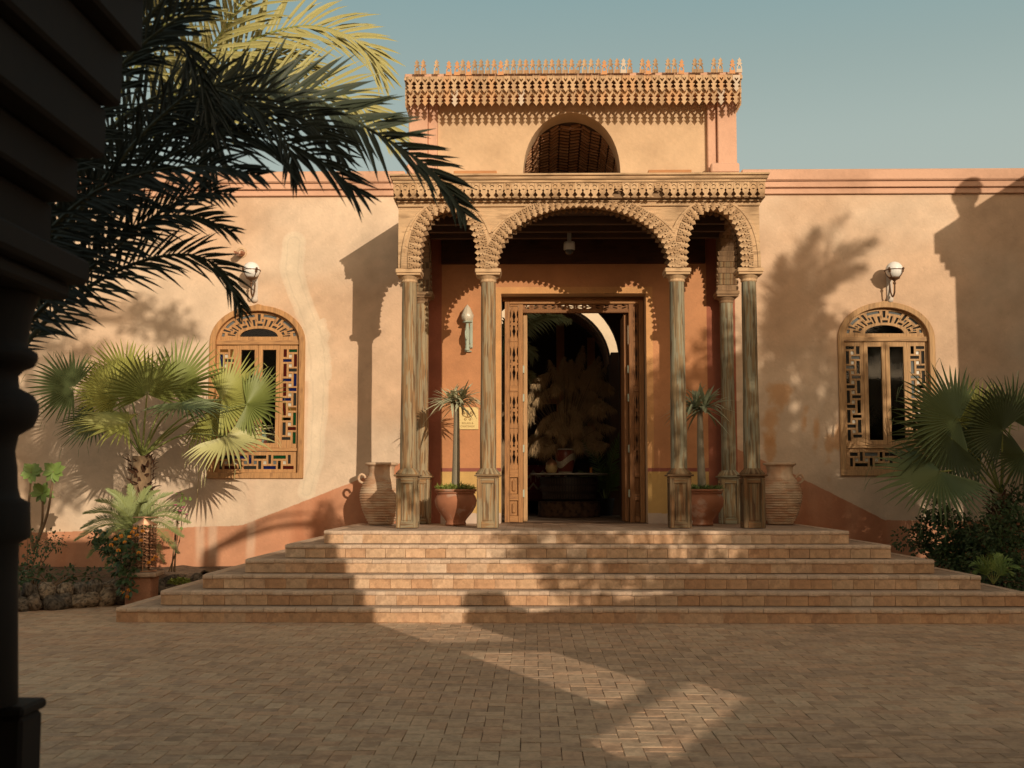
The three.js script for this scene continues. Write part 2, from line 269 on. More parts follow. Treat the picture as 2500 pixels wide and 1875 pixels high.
// ---------------------------------------------------------------- steps
const ST = [[5.33, 4.90], [4.94, 4.566], [4.55, 4.232], [4.13, 3.898], [3.72, 3.564], [3.30, 3.23]];
{
  const steps = thing('brick_steps', 'wide pyramid of six brick steps leading up to the porch', 'steps');
  const tile = colorTex(512, 512, (u, v) => { const n = fbm(u * 5, v * 5, 231, 4, 5, 5), a = Math.min(Math.abs((u * 8 % 1) - .5), 1), b = (v * 8) % 1; const j = (Math.abs(b - .5) > .47 || a > .47) ? .7 : 1; return mulc(mixc([.41, .285, .195], [.48, .34, .235], n), (.75 + .45 * n) * j); }, 1, 1);
  const mt = std({ map: tile, bumpMap: T.brickBump, bumpScale: .004 });
  const rc = [[.40, .235, .128], [.42, .25, .138], [.38, .215, .115], [.43, .27, .155], [.39, .24, .135], [.37, .22, .125], [.42, .28, .175]];
  const rm = rc.map((c) => std({ color: rgb(c[0] * 1.5, c[1] * 1.52, c[2] * 1.55), map: T.brick, bumpMap: T.brickBump, bumpScale: .004 })), rp = rc.map((c) => std({ color: rgb(c[0] * 1.7, c[1] * 1.86, c[2] * 2.05), map: T.brick, bumpMap: T.brickBump, bumpScale: .004 }));
  const nm = [[.46, .325, .225], [.44, .305, .205], [.48, .345, .24], [.43, .305, .215]].map((c) => std({ color: rgb(c[0] * 1.48, c[1] * 1.52, c[2] * 1.56), map: T.brick, bumpMap: T.brickBump, bumpScale: .004 }));
  const rg = [0, 1, 2, 3].map((k) => cbox(.2432, .1095, .03, .002, .002, 'y', k * .31, k * .17)), ng = [0, 1, 2, 3].map((k) => { const sh = poly([[-.065, -.025], [.050, -.025], [.061, -.019], [.065, -.006], [.062, .010], [.053, .021], [.040, .025], [-.065, .025]]); const g = new THREE.ExtrudeGeometry(sh, { depth: .1155, bevelEnabled: false }); g.translate(0, 0, -.05775); g.rotateY(-Math.PI / 2); return boxUV(g, 1, 'y', k * .23, k * .41); });
  let nb = 0, nn = 0; const bStuff = [], nStuff = [];
  ST.forEach(([h, z], k) => {
    const y1 = (k + 1) * .16, y0 = k * .16, s = grp('step', steps), cx = .03;
    part('core', bar(cx - h + .03, cx + h - .03, y0 - .02, y1 - .008, -.4, z - .03, .01), mt, s);
    const n = Math.round(2 * h / .2445), m = Math.round(2 * h / .118);
    for (let i = 0; i < n; i++) {
      const x = cx - h + (i + .5) * 2 * h / n, g = pick(rg);
      if (nb++ < 300) { const b = part('brick', g, pick(rnd() < k / 6 ? rp : rm), s); b.position.set(x, y0 + .055, z - .02 + rr(-.002, .002)); b.rotation.y = rr(-.008, .008); } else bStuff.push(moved(g, x, y0 + .053, z - .02));
    }
    for (let i = 0; i < m; i++) {
      const x = cx - h + (i + .5) * 2 * h / m, g = pick(ng), yy = y1 - .026 + rr(-.0025, .0025);
      if (nn++ < 300) { const b = part('edge_tile', g, pick(nm), s); b.position.set(x, yy + .004 * (fbm(x * 1.3, k * 7, 420, 3) - .5), z - .053 + rr(-.006, .005) + .024 * (fbm(x * .9, k * 5 + 3, 421, 3) - .5)); b.rotation.set(rr(-.03, .03), rr(-.03, .03), rr(-.012, .012)); } else nStuff.push(moved(g, x, yy, z - .053 + rr(-.005, .005)));
    }
    for (const sd of [-1, 1]) for (let q = z - .2; q > .1; q -= .118) { nStuff.push(moved(pick(ng), cx + sd * (h - .053), y1 - .026, q, 0, Math.PI / 2)); }
    for (const sd of [-1, 1]) for (let q = z - .16; q > .1; q -= .2445) bStuff.push(moved(pick(rg), cx + sd * (h - .02), y0 + .053, q, 0, Math.PI / 2));
  });
  for (const [nme, a, mm] of [['brick', bStuff, rm[1]], ['edge_tile', nStuff, nm[0]]]) if (a.length) part(nme, a, mm, steps).userData.kind = 'stuff';
}
// ---------------------------------------------------------------- the house
const house = thing('plaster_house', 'long low apricot plaster house with a raised fretwork-crowned block over its porch', 'building');
const XL = -9.5, XR = 9.3;
const arcPts = (cx, y0, w, H, a, p, n = 24) => { const o = []; for (let i = 0; i <= n; i++) { const th = Math.PI * i / n, s = Math.sin(th), y = H * Math.pow(s, .9), x = w * Math.pow(Math.max(0, 1 - Math.pow(y / H, a)), p) * (th <= Math.PI / 2 ? 1 : -1); o.push([cx + x, y0 + y]); } return o; };
const WIN = [{ cx: -4.91, y0: 1.64, ys: 3.76, top: 4.33 }, { cx: 4.82, y0: 1.68, ys: 3.79, top: 4.36 }];
const winHole = (w) => [[w.cx - .70, w.y0 + .06], [w.cx + .70, w.y0 + .06], ...arcPts(w.cx, w.ys, .70, w.top - w.ys - .06, 2, .5)];
const DOOR = [-1.12, 1.13, YL, 4.51];
{
  // painted colour of the front, in metres
  const dadoY = (x) => { const P = [[-9.5, .80], [-8.2, .81], [-5.1, .92], [-3.2, 1.666], [-2.4, 1.99], [2.4, 2.14], [3.36, 1.703], [4.73, 1.006], [9.3, .95]]; for (let i = 1; i < P.length; i++) if (x < P[i][0]) return lerp(P[i - 1][1], P[i][1], (x - P[i - 1][0]) / (P[i][0] - P[i - 1][0])); return .95; };
  const scar = [[-4.36, 5.32], [-4.40, 4.9], [-4.25, 4.43], [-4.05, 3.95], [-3.97, 3.38], [-3.94, 2.72], [-4.0, 1.9], [-4.1, 1.45]];
  const segD = (x, y, P) => { let m = 9, t = 0; for (let i = 1; i < P.length; i++) { const [ax, ay] = P[i - 1], [bx, by] = P[i], q = clamp(((x - ax) * (bx - ax) + (y - ay) * (by - ay)) / ((bx - ax) ** 2 + (by - ay) ** 2)), d = Math.hypot(x - ax - q * (bx - ax), y - ay - q * (by - ay)); if (d < m) { m = d; t = (i - 1 + q) / (P.length - 1); } } return [m, t]; };
  const rust = [[3.18, 2.98, .20, .24], [3.02, 2.45, .12, .3], [3.55, 2.5, .09, .25], [3.72, 2.35, .08, .3], [3.9, 2.05, .1, .3], [4.05, 2.3, .06, .35], [3.0, 2.1, .1, .3]];
  const Wp = 2048, Hp = 832, y0 = -.2, y1 = 6.3;
  const facade = colorTex(Wp, Hp, (u, v) => {
    const x = lerp(XL, XR, u), y = lerp(y0, y1, v), n = fbm(x * .55 + 40, y * .7 + 11, 301, 5), f = fbm(x * 5 + 90, y * 5, 302, 4), w = fbm(x * 2.2 + 7, y * .35, 303, 4), br = fbm(x * 1.3 + y * .9, y * 3.2 - x, 304, 3);
    let c = mixc([.655, .435, .275], [.70, .52, .36], smooth(.3, .7, n)); let k = .80 + .22 * f + .16 * (w - .5) + .20 * (br - .5);
    { const g1 = Math.abs(2 * fbm(x * 1.7 + 3, y * 1.7 + 60, 310, 4) - 1), g2 = fbm(x * 24, y * 24, 311, 2), tr = fbm(x * 3 + y * 2.5, y * 9 - x * 8, 312, 3); k *= 1 + .10 * (tr - .5) + (g2 > .8 ? .05 : g2 < .17 ? -.06 : 0); if (g1 < .005 && fbm(x * .8, y * .8, 313, 2) > .55) k *= .93; }
    const e = .012 * (fbm(x * 9, y * 9, 305, 3) - .5), ax = Math.abs(x - .01);
    if (ax < 2.5) {
      if (y < 5.6) {
        if (ax > 2.06) c = [.36, .115, .06];
        else if (y < 1.11 + e) c = [.58, .43, .32]; else if (y < 1.745 + e) c = mixc([.56, .33, .10], [.6, .38, .14], n); else if (y < 1.80 + e) c = [.30, .09, .06];
        else c = mixc([.55, .235, .095], [.60, .28, .125], n);
      }
      if (x > DOOR[0] - .16 && x < DOOR[1] + .1 && y < DOOR[3] + .1 && y > 1.8) c = [.66, .33, .125];
    } else if (y < dadoY(x) + e * 1.5) { c = mixc([.50, .205, .10], [.55, .26, .14], smooth(.35, .65, w)); k *= .96 + .1 * n; }
    if (x < -3.4 && x > -5.1) { const [d, t] = segD(x + .06 * (fbm(y * 3, x * 3, 306, 3) - .5), y, scar), wd = lerp(.17, .12, t) + (t > .4 && t < .62 ? .1 * (fbm(x * 8, y * 8, 307, 3)) : 0); const a = smooth(wd + .03, wd - .05, d); if (y > dadoY(x)) c = mixc(c, [.76, .63, .45], .62 * a); if (Math.abs(d - wd * .55) < .012) k *= .93; if (Math.abs(d - wd) < .02) c = mixc(c, [.80, .68, .5], .22); }
    for (const xs of [-5.55, -5.75, -4.95]) { const d = Math.abs(x - xs - .06 * (fbm(y * 2, xs, 308, 3) - .5)); if (y < 1.62) c = mixc(c, [.68, .48, .33], .55 * smooth(.10, .03, d) * smooth(.2, .6, y)); }
    for (const [a, b, r1, r2] of rust) { const d = Math.hypot((x - a) / r1, (y - b) / r2) + 1.9 * (f - .5) + .8 * (br - .5); c = mixc(c, [.67, .34, .135], .7 * smooth(1.05, .2, d)); }
    if (y < .5) k *= lerp(.8, 1, clamp(y / .5));
    return mulc(c, k);
  });
  facade.wrapS = facade.wrapT = THREE.ClampToEdgeWrapping;
  const shape = () => { const s = poly([[XL, -.2], [XR, -.2], [XR, 6.06], [XL, 6.06]]); WIN.forEach((w) => hole(s, winHole(w))); hole(s, rect(DOOR[0], DOOR[2], DOOR[1], DOOR[3])); return s; };
  const fg = new THREE.ShapeGeometry(shape(), 24), p = fg.attributes.position, uv = fg.attributes.uv;
  for (let i = 0; i < p.count; i++) uv.setXY(i, (p.getX(i) - XL) / (XR - XL), (p.getY(i) - y0) / (y1 - y0));
  part('plaster_front', fg, std({ map: facade, bumpMap: again(T.stuccoBump, 12, 4), bumpScale: .007 }), house);
  part('wall', extr(shape(), .45, -.454), M.plaster, house);
  // bands and parapet along the roof edge; the raised block stands on the middle
  for (const [x0, x1] of [[XL, -2.62], [2.62, XR]]) {
    part('cornice_band', [bar(x0, x1, 6.06, 6.150, -.45, .055, .008)], M.pink, house);
    part('cornice_band', [bar(x0, x1, 6.153, 6.245, -.45, .105, .008)], M.pink, house);
    part('parapet', [bar(x0, x1, 6.248, 6.43, -.45, .15, .02)], M.pink, house);
  }
  part('wall', bar(-2.617, 2.617, 6.062, 6.40, -.45, -.02), M.plaster, house);
}
{ // raised block: end piers, recessed panel with an arched opening, herringbone vault, two tiers of fretwork, pierced cresting
  const tw = grp('raised_block', house);
  for (const s of [-1, 1]) {
    part('pier', bar(s * 2.59, s * 2.29, 6.403, 7.86, -.9, -.06, .012), M.pink, tw);
    part('pier', bar(s * 2.287, s * 2.14, 6.403, 7.86, -.9, -.13, .012), M.pink, tw);
    part('pier_foot', bar(s * 2.605, s * 2.16, 6.403, 6.56, -.058, .06, .02), M.pink, tw);
    part('sill_block', bar(s * 1.87, s * 1.19, 6.403, 6.475, -.24, -.03, .01), M.inner, tw);
  }
  const A = arcPts(-.005, 6.40, .775, 1.06, 2.3, .5, 30), s = poly([[-2.138, 6.405], [-.78, 6.405], ...A.slice().reverse().slice(1, -1), [.77, 6.405], [2.138, 6.405], [2.138, 7.86], [-2.138, 7.86]]);
  part('panel', extr(s, .5, -.72, 0, 8), M.plaster, tw);
  part('roof_slab', [bar(-2.62, 2.62, 7.863, 7.93, -.95, .30, .012), bar(-2.55, 2.55, 7.40, 7.86, -.95, -.88)], M.pink, tw);
  part('fascia_beam', [bar(-2.62, 2.62, 7.80, 7.862, .18, .36, .006, 'x'), bar(-2.6, 2.6, 7.62, 7.68, .12, .30, .006, 'x')], M.pale, tw);
  part('eaves_lining', bar(-2.56, 2.56, 7.66, 7.798, -.2, .13, .004), std({ color: rgb(.22, .07, .04) }), tw);
  // brick vault seen through the arch
  const vault = grp('brick_vault', tw), bg = [0, 1, 2].map((k) => cbox(.165, .040, .03, .004, .006, 'y', k * .3, k * .7)), bm = [[.50, .26, .13], [.42, .21, .10], [.56, .30, .16]].map((c) => std({ color: rgb(...c), map: T.brick }));
  const surf = (a, t) => V(-.005 + .88 * Math.sin(a), 6.34 + (1.10 - .50 * t) * Math.cos(a), -.74 - 2.1 * t);
  const back = hfield(-1, 1, 0, 1, 20, 8, () => 0), bp = back.attributes.position; for (let i = 0; i < bp.count; i++) { const q = surf(bp.getX(i) * 1.5, bp.getZ(i)); bp.setXYZ(i, q.x * 1.03, q.y + .03, q.z); } back.computeVertexNormals(); part('mortar', back, M.dark, vault);
  for (let c = -7; c < 7; c++) for (let r = 0; r < 21; r++) {
    const a = (c + .5) * .2, t = (r + .5 + (c & 1 ? .3 : 0)) / 21, e = .02, q = surf(a, t), ta = surf(a + e, t).sub(q).normalize(), tt = surf(a, t + e).sub(q).normalize(), n = V().crossVectors(ta, tt).normalize();
    const w = (c & 1 ? 1 : -1) * .5, d = ta.clone().multiplyScalar(Math.cos(w)).addScaledVector(tt, Math.sin(w)), m = part('brick', pick(bg), pick(bm), vault); m.position.copy(q); m.quaternion.setFromRotationMatrix(new THREE.Matrix4().makeBasis(d, V().crossVectors(n, d), n));
  }
  part('vault_shell', [bar(-1.1, 1.1, 7.5, 7.56, -3.0, -.73), bar(-1.15, -1.08, 6.3, 7.56, -3.0, -.73), bar(1.08, 1.15, 6.3, 7.56, -3.0, -.73), bar(-1.1, 1.1, 6.3, 7.56, -3.06, -3.0)], M.dark, tw);
  // fretwork boards
  const U = .1148; // board pitch
  const board = (() => {
    const w = U * .49, s = poly([[-w, 0], [w, 0], [w, -.082], [w * .62, -.105], [w * .30, -.145], [w * .66, -.15], [w * .93, -.165], [w * .6, -.178], [w * .42, -.2], [w * .52, -.222], [w * .9, -.218], [w * .55, -.245], [w * .3, -.262], [0, -.29], [-w * .3, -.262], [-w * .55, -.245], [-w * .9, -.218], [-w * .52, -.222], [-w * .42, -.2], [-w * .6, -.178], [-w * .93, -.165], [-w * .66, -.15], [-w * .30, -.145], [-w * .62, -.105], [-w, -.082]]);
    hole(s, [[0, -.11], [-w * .5, -.066], [-w * .52, -.05], [-w * .3, -.044], [-w * .04, -.068], [w * .04, -.068], [w * .3, -.044], [w * .52, -.05], [w * .5, -.066]]); return s;
  })();
  const bgeo = [0, 1, 2].map((k) => { const g = extr(board, .02, -.01); return boxUV(g, 1, 'y', k * .37, k * .21); });
  const frs = [M.pale, std({ color: rgb(1.0, .95, .9), map: T.woodPale }), std({ color: rgb(1.08, .92, .78), map: T.woodPale }), std({ color: rgb(.85, .8, .75), map: T.woodPale })], fresh = std({ color: rgb(.62, .49, .36), map: T.var });
  const frieze = grp('fretwork_frieze', tw);
  for (let row = 0; row < 2; row++) for (let i = 0; i < 45; i++) {
    const x = -2.58 + (i + .5) * U * 5.16 / (45 * U), isF = row ? [6, 15, 42].includes(i) : i === 44, b = part('fretwork_board', pick(bgeo), isF ? fresh : pick(frs), frieze);
    b.position.set(x + rr(-.003, .003), (row ? 7.672 : 7.856) + rr(-.006, .004), (row ? .312 : .372) + rr(-.004, .004)); b.rotation.set(rr(-.02, .02), rr(-.03, .03), rr(-.015, .015)); b.scale.y = row ? .93 : .90;
  }
  for (const sd of [-1, 1]) for (let row = 0; row < 2; row++) for (let i = 0; i < 5; i++) { const b = part('fretwork_board', bgeo[i % 3], frs[i % 4], frieze); b.position.set(sd * 2.6, row ? 7.672 : 7.856, .25 - i * .11); b.rotation.y = Math.PI / 2; b.scale.y = .92; }
  const fin = (() => { const s = poly([[-.044, 0], [.044, 0], [.044, .05], [.038, .065], [.042, .085], [.02, .12], [.03, .128], [.043, .138], [.035, .152], [.02, .155], [.024, .178], [.034, .19], [.022, .202], [.014, .214], [0, .236], [-.014, .214], [-.022, .202], [-.034, .19], [-.024, .178], [-.02, .155], [-.035, .152], [-.043, .138], [-.03, .128], [-.02, .12], [-.042, .085], [-.038, .065], [-.044, .05]]); hole(s, [[-.02, .056], [.02, .056], [.024, .08], [.006, .112], [-.006, .112], [-.024, .08]]); return extr(s, .02, -.01); })();
  const fx = [258, 292, 362, 428, 472, 502, 535, 567, 601, 637, 672, 708, 740, 775, 810, 843, 878, 913, 948, 983, 1018, 1052, 1088, 1112, 1157, 1192, 1228, 1262, 1296, 1330, 1363, 1398, 1465, 1497, 1534, 1603, 1637, 1673, 1745, 1777, 1846, 1880, 1945, 1982];
  const low = [428, 472, 535, 708, 1262, 1497, 1673, 1945], cr = grp('cresting', tw), red = std({ color: rgb(.62, .30, .13), map: T.var });
  fx.forEach((q) => { const f = part('finial', fin, low.includes(q) ? red : [1363, 1982].includes(q) ? fresh : pick(frs), cr); f.position.set(lerp(-2.415, 2.565, (q - 258) / 1724), low.includes(q) ? 7.865 : 7.885, .392); f.rotation.set(rr(-.03, .03), rr(-.06, .06), q === 1112 ? -.3 : rr(-.03, .03)); });
}
// windows
const glassM = (r, g, b, t = 1) => new THREE.MeshPhysicalMaterial({ color: rgb(r, g, b), roughness: .04, transmission: t, thickness: 0, ior: 1.35, side: THREE.DoubleSide });
const GL = { clear: glassM(.75, .78, .75), grey: glassM(.3, .33, .32, .6), blue: glassM(.012, .02, .12, .5), green: glassM(.012, .09, .03, .5), red: glassM(.11, .014, .01, .5), amber: glassM(.26, .12, .03, .5), dark: glassM(.05, .05, .045, .5), frost: std({ color: rgb(.5, .46, .36), roughness: .4 }) };
WIN.forEach((w, wi) => {
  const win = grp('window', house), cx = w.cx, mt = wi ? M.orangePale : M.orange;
  win.userData.label = wi ? 'arched lattice window on the shaded right wing' : 'arched lattice window with coloured panes on the left wing';
  const outer = [[cx - .745, w.y0], [cx + .745, w.y0], ...arcPts(cx, w.ys, .745, w.top - w.ys, 2, .5)]; outer[2 + 12][1] += .025;
  const fs = poly(outer); hole(fs, [[cx - .655, w.y0 + .09], [cx + .655, w.y0 + .09], ...arcPts(cx, w.ys, .655, w.top - w.ys - .085, 2, .5)]);
  part('frame', extr(fs, .10, -.06, .006), mt, win);
  const inn = poly([[cx - .66, w.y0 + .085], [cx + .66, w.y0 + .085], [cx + .66, w.ys + .02], [cx - .66, w.ys + .02]]);
  const yT = w.ys - .04, yB = w.y0 + .42; // transom underside, bottom panel top
  part('transom', [bar(cx - .655, cx + .655, yT, yT + .075, -.10, -.02, .006, 'x'), bar(cx - .655, cx + .655, yB, yB + .05, -.10, -.025, .006, 'x')], mt, win);
  // lunette
  const zf = -.085, zg = -.072, lu = poly([[cx - .655, yT + .077], [cx + .655, yT + .077], ...arcPts(cx, w.ys + .04, .655, w.top - w.ys - .12, 2, .5)]);
  const pol = (a, r) => [cx + Math.cos(a) * lerp(.375, .585, r), w.ys + .085 + Math.sin(a) * lerp(.175, .36, r)];
  const panes = [];
  const blk = (a0, a1, r0, r1) => { const o = []; for (let i = 0; i <= 4; i++) o.push(pol(lerp(a0, a1, i / 4), r0)); for (let i = 4; i >= 0; i--) o.push(pol(lerp(a0, a1, i / 4), r1)); return o; };
  const NU = 5, ua = Math.PI / NU;
  for (let i = 0; i < NU; i++) {
    const a = i * ua, f = (q) => a + q * ua;
    panes.push([blk(f(.05), f(.17), .0, .58), 'dark'], [blk(f(.27), f(.62), 0, .2), 'dark'], [blk(f(.72), f(.86), 0, .55), 'dark'], [blk(f(.43), f(.57), .42, 1), 'dark'], [blk(f(-.30) + (i ? 0 : ua * .36), f(.30), .78, 1), 'grey'], [blk(f(.26), f(.36), .36, .6), 'grey'], [blk(f(.64), f(.68), .36, .6), 'grey']);
  }
  panes.push([blk(Math.PI - .3 * ua, Math.PI - .04 * ua, .78, 1), 'grey']);
  panes.forEach(([q]) => hole(lu, q));
  hole(lu, Array.from({ length: 17 }, (_, i) => [cx + Math.cos(Math.PI * i / 16) * .30, w.ys + .09 + Math.sin(Math.PI * i / 16) * .13]));
  part('lunette_lattice', extr(lu, .05, zf - .025), mt, win);
  const paneBox = (x0, x1, y0, y1, m) => part('pane', new THREE.BoxGeometry(x1 - x0 + .012, y1 - y0 + .012, .004).translate((x0 + x1) / 2, (y0 + y1) / 2, zg - .01 + rr(-.001, .001)), m, win);
  panes.forEach(([q, c]) => { const g = new THREE.ShapeGeometry(poly(q)); g.translate(0, 0, zg - .012); part('pane', boxUV(g), GL[c], win); });
  { const g = new THREE.ShapeGeometry(poly(Array.from({ length: 17 }, (_, i) => [cx + Math.cos(Math.PI * i / 16) * .31, w.ys + .087 + Math.sin(Math.PI * i / 16) * .14]))); g.translate(0, 0, zg - .012); part('pane', boxUV(g), GL.clear, win); }
  // lattice panels from one repeating unit (cm); flip mirrors, rows > 1 stack along the length
  const UNIT = [[0, 80, 0, 28], [0, 28, 53, 178], [55, 140, 103, 128], [105, 135, 153, 278], [50, 80, 53, 83], [50, 80, 153, 183]], K = .213 / 140;
  function lattice(name, x0, x1, y0, y1, len, along, flip, seed) {
    const s = poly(rect(x0, y0, x1, y1)), px = (x0 + x1) / 2, py = (y0 + y1) / 2, n = Math.ceil(len / (200 * K)) + 1; SEED = seed;
    for (let i = -1; i < n; i++) for (const [a, b, c, d] of UNIT) {
      let l0 = c * K + i * 200 * K, l1 = d * K + i * 200 * K, t0 = (a - 70) * K, t1 = (b - 70) * K; l0 = Math.max(.004, l0); l1 = Math.min(len - .004, l1); if (l1 - l0 < .022) continue;
      if (flip) [t0, t1] = [-t1, -t0];
      const R = along === 'y' ? [px + t0, px + t1, py + len / 2 - l1, py + len / 2 - l0] : [px - len / 2 + l0, px - len / 2 + l1, py + t0, py + t1];
      R[0] -= .004; R[1] += .004; R[2] -= .004; R[3] += .004; hole(s, rect(R[0], R[2], R[1], R[3]));
      const sq = Math.abs((b - a) - (d - c)) < 2, m = sq ? (rnd() < .75 ? 'frost' : 'grey') : wi ? pick(['dark', 'dark', 'dark', 'clear', 'grey', 'dark']) : pick(['dark', 'blue', 'green', 'red', 'amber', 'dark', 'blue', 'clear']);
      paneBox(R[0], R[1], R[2], R[3], GL[m]);
    }
    part(name, extr(s, .045, -.105), mt, win);
  }
  const yt = yT - .003, yb = yB + .053;
  lattice('side_lattice', cx - .652, cx - .338, yb, yt, yt - yb - .13, 'y', false, 11 + wi);
  lattice('side_lattice', cx + .338, cx + .652, yb, yt, yt - yb - .13, 'y', true, 21 + wi);
  lattice('bottom_lattice', cx - .652, cx + .652, w.y0 + .093, yB - .003, 1.16, 'x', false, 31 + wi);
  for (const s of [0, 1]) { // two casements
    const x0 = cx + (s ? .003 : -.335), x1 = x0 + .332, q = poly(rect(x0, yb, x1, yt)); hole(q, rect(x0 + .065, yb + .075, x1 - .055, yt - .075));
    const c = part('casement', extr(q, .05, -.10, .004), mt, win); c.userData.label = s ? 'right-hand casement' : 'left-hand casement';
    paneBox(x0 + .065, x1 - .055, yb + .075, yt - .075, GL.clear);
  }
  // room behind
  const sg = Math.sign(cx);
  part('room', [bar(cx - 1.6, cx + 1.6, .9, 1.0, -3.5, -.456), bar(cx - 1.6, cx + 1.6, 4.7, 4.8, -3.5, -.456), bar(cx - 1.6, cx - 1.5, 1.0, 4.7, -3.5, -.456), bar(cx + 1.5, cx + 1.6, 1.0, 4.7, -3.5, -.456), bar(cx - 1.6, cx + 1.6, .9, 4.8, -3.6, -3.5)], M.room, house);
});
// door
{
  const d = grp('entrance_door', house), z0 = -.36, [x0, x1, y0, y1] = [DOOR[0] + .05, DOOR[1] - .01, YL, DOOR[3] - .06];
  const L = -.785, Rr = .885, hy = 4.255; // clear opening
  part('reveal_floor', bar(DOOR[0], DOOR[1], YL - .03, YL + .002, -.46, .02), M.grout, d);
  part('frame', [bar(x0, x0 + .075, y0, y1, z0 - .08, z0 + .06), bar(x1 - .075, x1, y0, y1, z0 - .08, z0 + .06), bar(x0 + .076, x1 - .076, y1 - .055, y1, z0 - .08, z0 + .06, .004, 'x')], M.door, d);
  part('head_infill', bar(DOOR[0] + .004, DOOR[1] - .004, y1 + .003, DOOR[3] - .002, z0 - .09, z0 - .02), M.inner, d);
  const fret = (cx, w, ya, yb) => { // one pierced unit: two spades in the middle, half leaves at the sides
    const H = yb - ya, m = (ya + yb) / 2, s = poly(rect(cx - w / 2, ya, cx + w / 2, yb)), a = w * .21;
    for (const sg of [1, -1]) {
      const y = (q) => m + sg * q * H;
      hole(s, [[cx, y(.40)], [cx - a * .55, y(.30)], [cx - a, y(.20)], [cx - a * .5, y(.15)], [cx - a * .35, y(.10)], [cx - a * .75, y(.075)], [cx, y(.03)], [cx + a * .75, y(.075)], [cx + a * .35, y(.10)], [cx + a * .5, y(.15)], [cx + a, y(.20)], [cx + a * .55, y(.30)]]);
      for (const e of [1, -1]) {
        const x = (q) => cx + e * (w / 2 - .006 - q * w);
        hole(s, [[x(0), y(.40)], [x(.06), y(.395)], [x(.02), y(.375)], [x(.1), y(.35)], [x(.13), y(.27)], [x(.09), y(.2)], [x(0), y(.15)]]);
        hole(s, [[x(0), y(.10)], [x(.1), y(.085)], [x(.05), y(.06)], [x(.12), y(.03)], [x(0), y(.02)]]);
      }
    }
    return extr(s, .028, z0 - .014);
  };
  for (const sd of [0, 1]) {
    const a = sd ? Rr + .075 : x0 + .078, b = sd ? x1 - .078 : L - .075, cx = (a + b) / 2, w = b - a, mm = sd ? M.orangeDark : M.door, pn = grp('side_panel', d);  // right panel: same wood with shade put into its colour
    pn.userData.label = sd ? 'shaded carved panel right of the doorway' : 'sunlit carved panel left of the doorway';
    const ys = [4.34, 3.60, 2.87, 2.16, 1.81].map((q) => q); // unit bounds
    for (const [ya, yb] of [[3.80, 4.36], [3.10, 3.795], [2.43, 3.00], [1.79, 2.425]].map((q) => q)) part('pierced_board', fret(cx, w, ya, yb), mm, pn);
    part('rail', [bar(a, b, 3.003, 3.097, z0 - .03, z0 + .03, .004, 'x'), bar(a, b, 1.66, 1.787, z0 - .03, z0 + .03, .004, 'x'), bar(a, b, 1.30, 1.40, z0 - .03, z0 + .03, .004, 'x'), bar(a, b, .965, 1.06, z0 - .03, z0 + .03, .004, 'x'), bar(a, b, 4.363, y1 - .057, z0 - .03, z0 + .03, .004, 'x')], mm, pn);
    for (const [ya, yb] of [[1.403, 1.657], [1.063, 1.297]]) part('raised_panel', [bar(a, b, ya, yb, z0 - .03, z0 - .01), bar(a + .035, b - .035, ya + .04, yb - .04, z0 - .012, z0 + .018, .014)], mm, pn);
    const sx = sd ? Rr : L - .072; part('stile', bar(sx, sx + .072, y0, y1 - .057, z0 - .06, z0 + .04), mm, pn);
    part('panel_backing', bar(a, b, 1.79, 4.36, -.452, -.44), M.dark, pn);
    // folded leaf seen edge on, with its hinges
    const lx = sd ? Rr - .07 : L + .004, leaf = grp('folded_leaf', d); part('leaf_edge', bar(lx, lx + .066, y0 + .01, hy - .005, -1.15, z0 - .065, .006), sd ? M.orangeDark : M.orangePale, leaf);
    for (const hyy of [1.35, 2.05, 2.85, 3.3]) part('hinge', bar(sd ? lx + .05 : lx - .012, sd ? lx + .075 : lx + .02, hyy, hyy + .12, z0 - .06, z0 + .012, .004), M.verdigris, leaf);
  }
  const tp = grp('transom_panel', d); part('rail', [bar(L, Rr, hy, hy + .055, z0 - .05, z0 + .035, .005, 'x')], M.orangeDark, tp);
  const tw = (Rr - L) / 6, ty0 = hy + .057, ty1 = y1 - .058, tm = (ty0 + ty1) / 2, th = (ty1 - ty0) / 2;
  for (let i = 0; i < 6; i++) {
    const c = L + (i + .5) * tw, s = poly(rect(c - tw / 2 + .001, ty0, c + tw / 2 - .001, ty1));
    for (const ex of [1, -1]) for (const ey of [1, -1]) { const o = []; for (let q = 0; q <= 6; q++) { const a = lerp(.22, 1.2, q / 6); o.push([c + ex * tw * .42 * Math.cos(a), tm + ey * th * .86 * Math.sin(a)]); } for (let q = 6; q >= 0; q--) { const a = lerp(.22, 1.2, q / 6), k = .74 - .22 * Math.sin(Math.PI * q / 6); o.push([c + ex * tw * .42 * k * Math.cos(a), tm + ey * th * .86 * k * Math.sin(a)]); } hole(s, o); }
    hole(s, [[c - tw * .14, tm], [c - tw * .04, tm + th * .07], [c, tm + th * .2], [c + tw * .04, tm + th * .07], [c + tw * .14, tm], [c + tw * .04, tm - th * .07], [c, tm - th * .2], [c - tw * .04, tm - th * .07]]);
    part('pierced_board', extr(s, .022, z0 - .011), M.orangeDark, tp);
  }
}
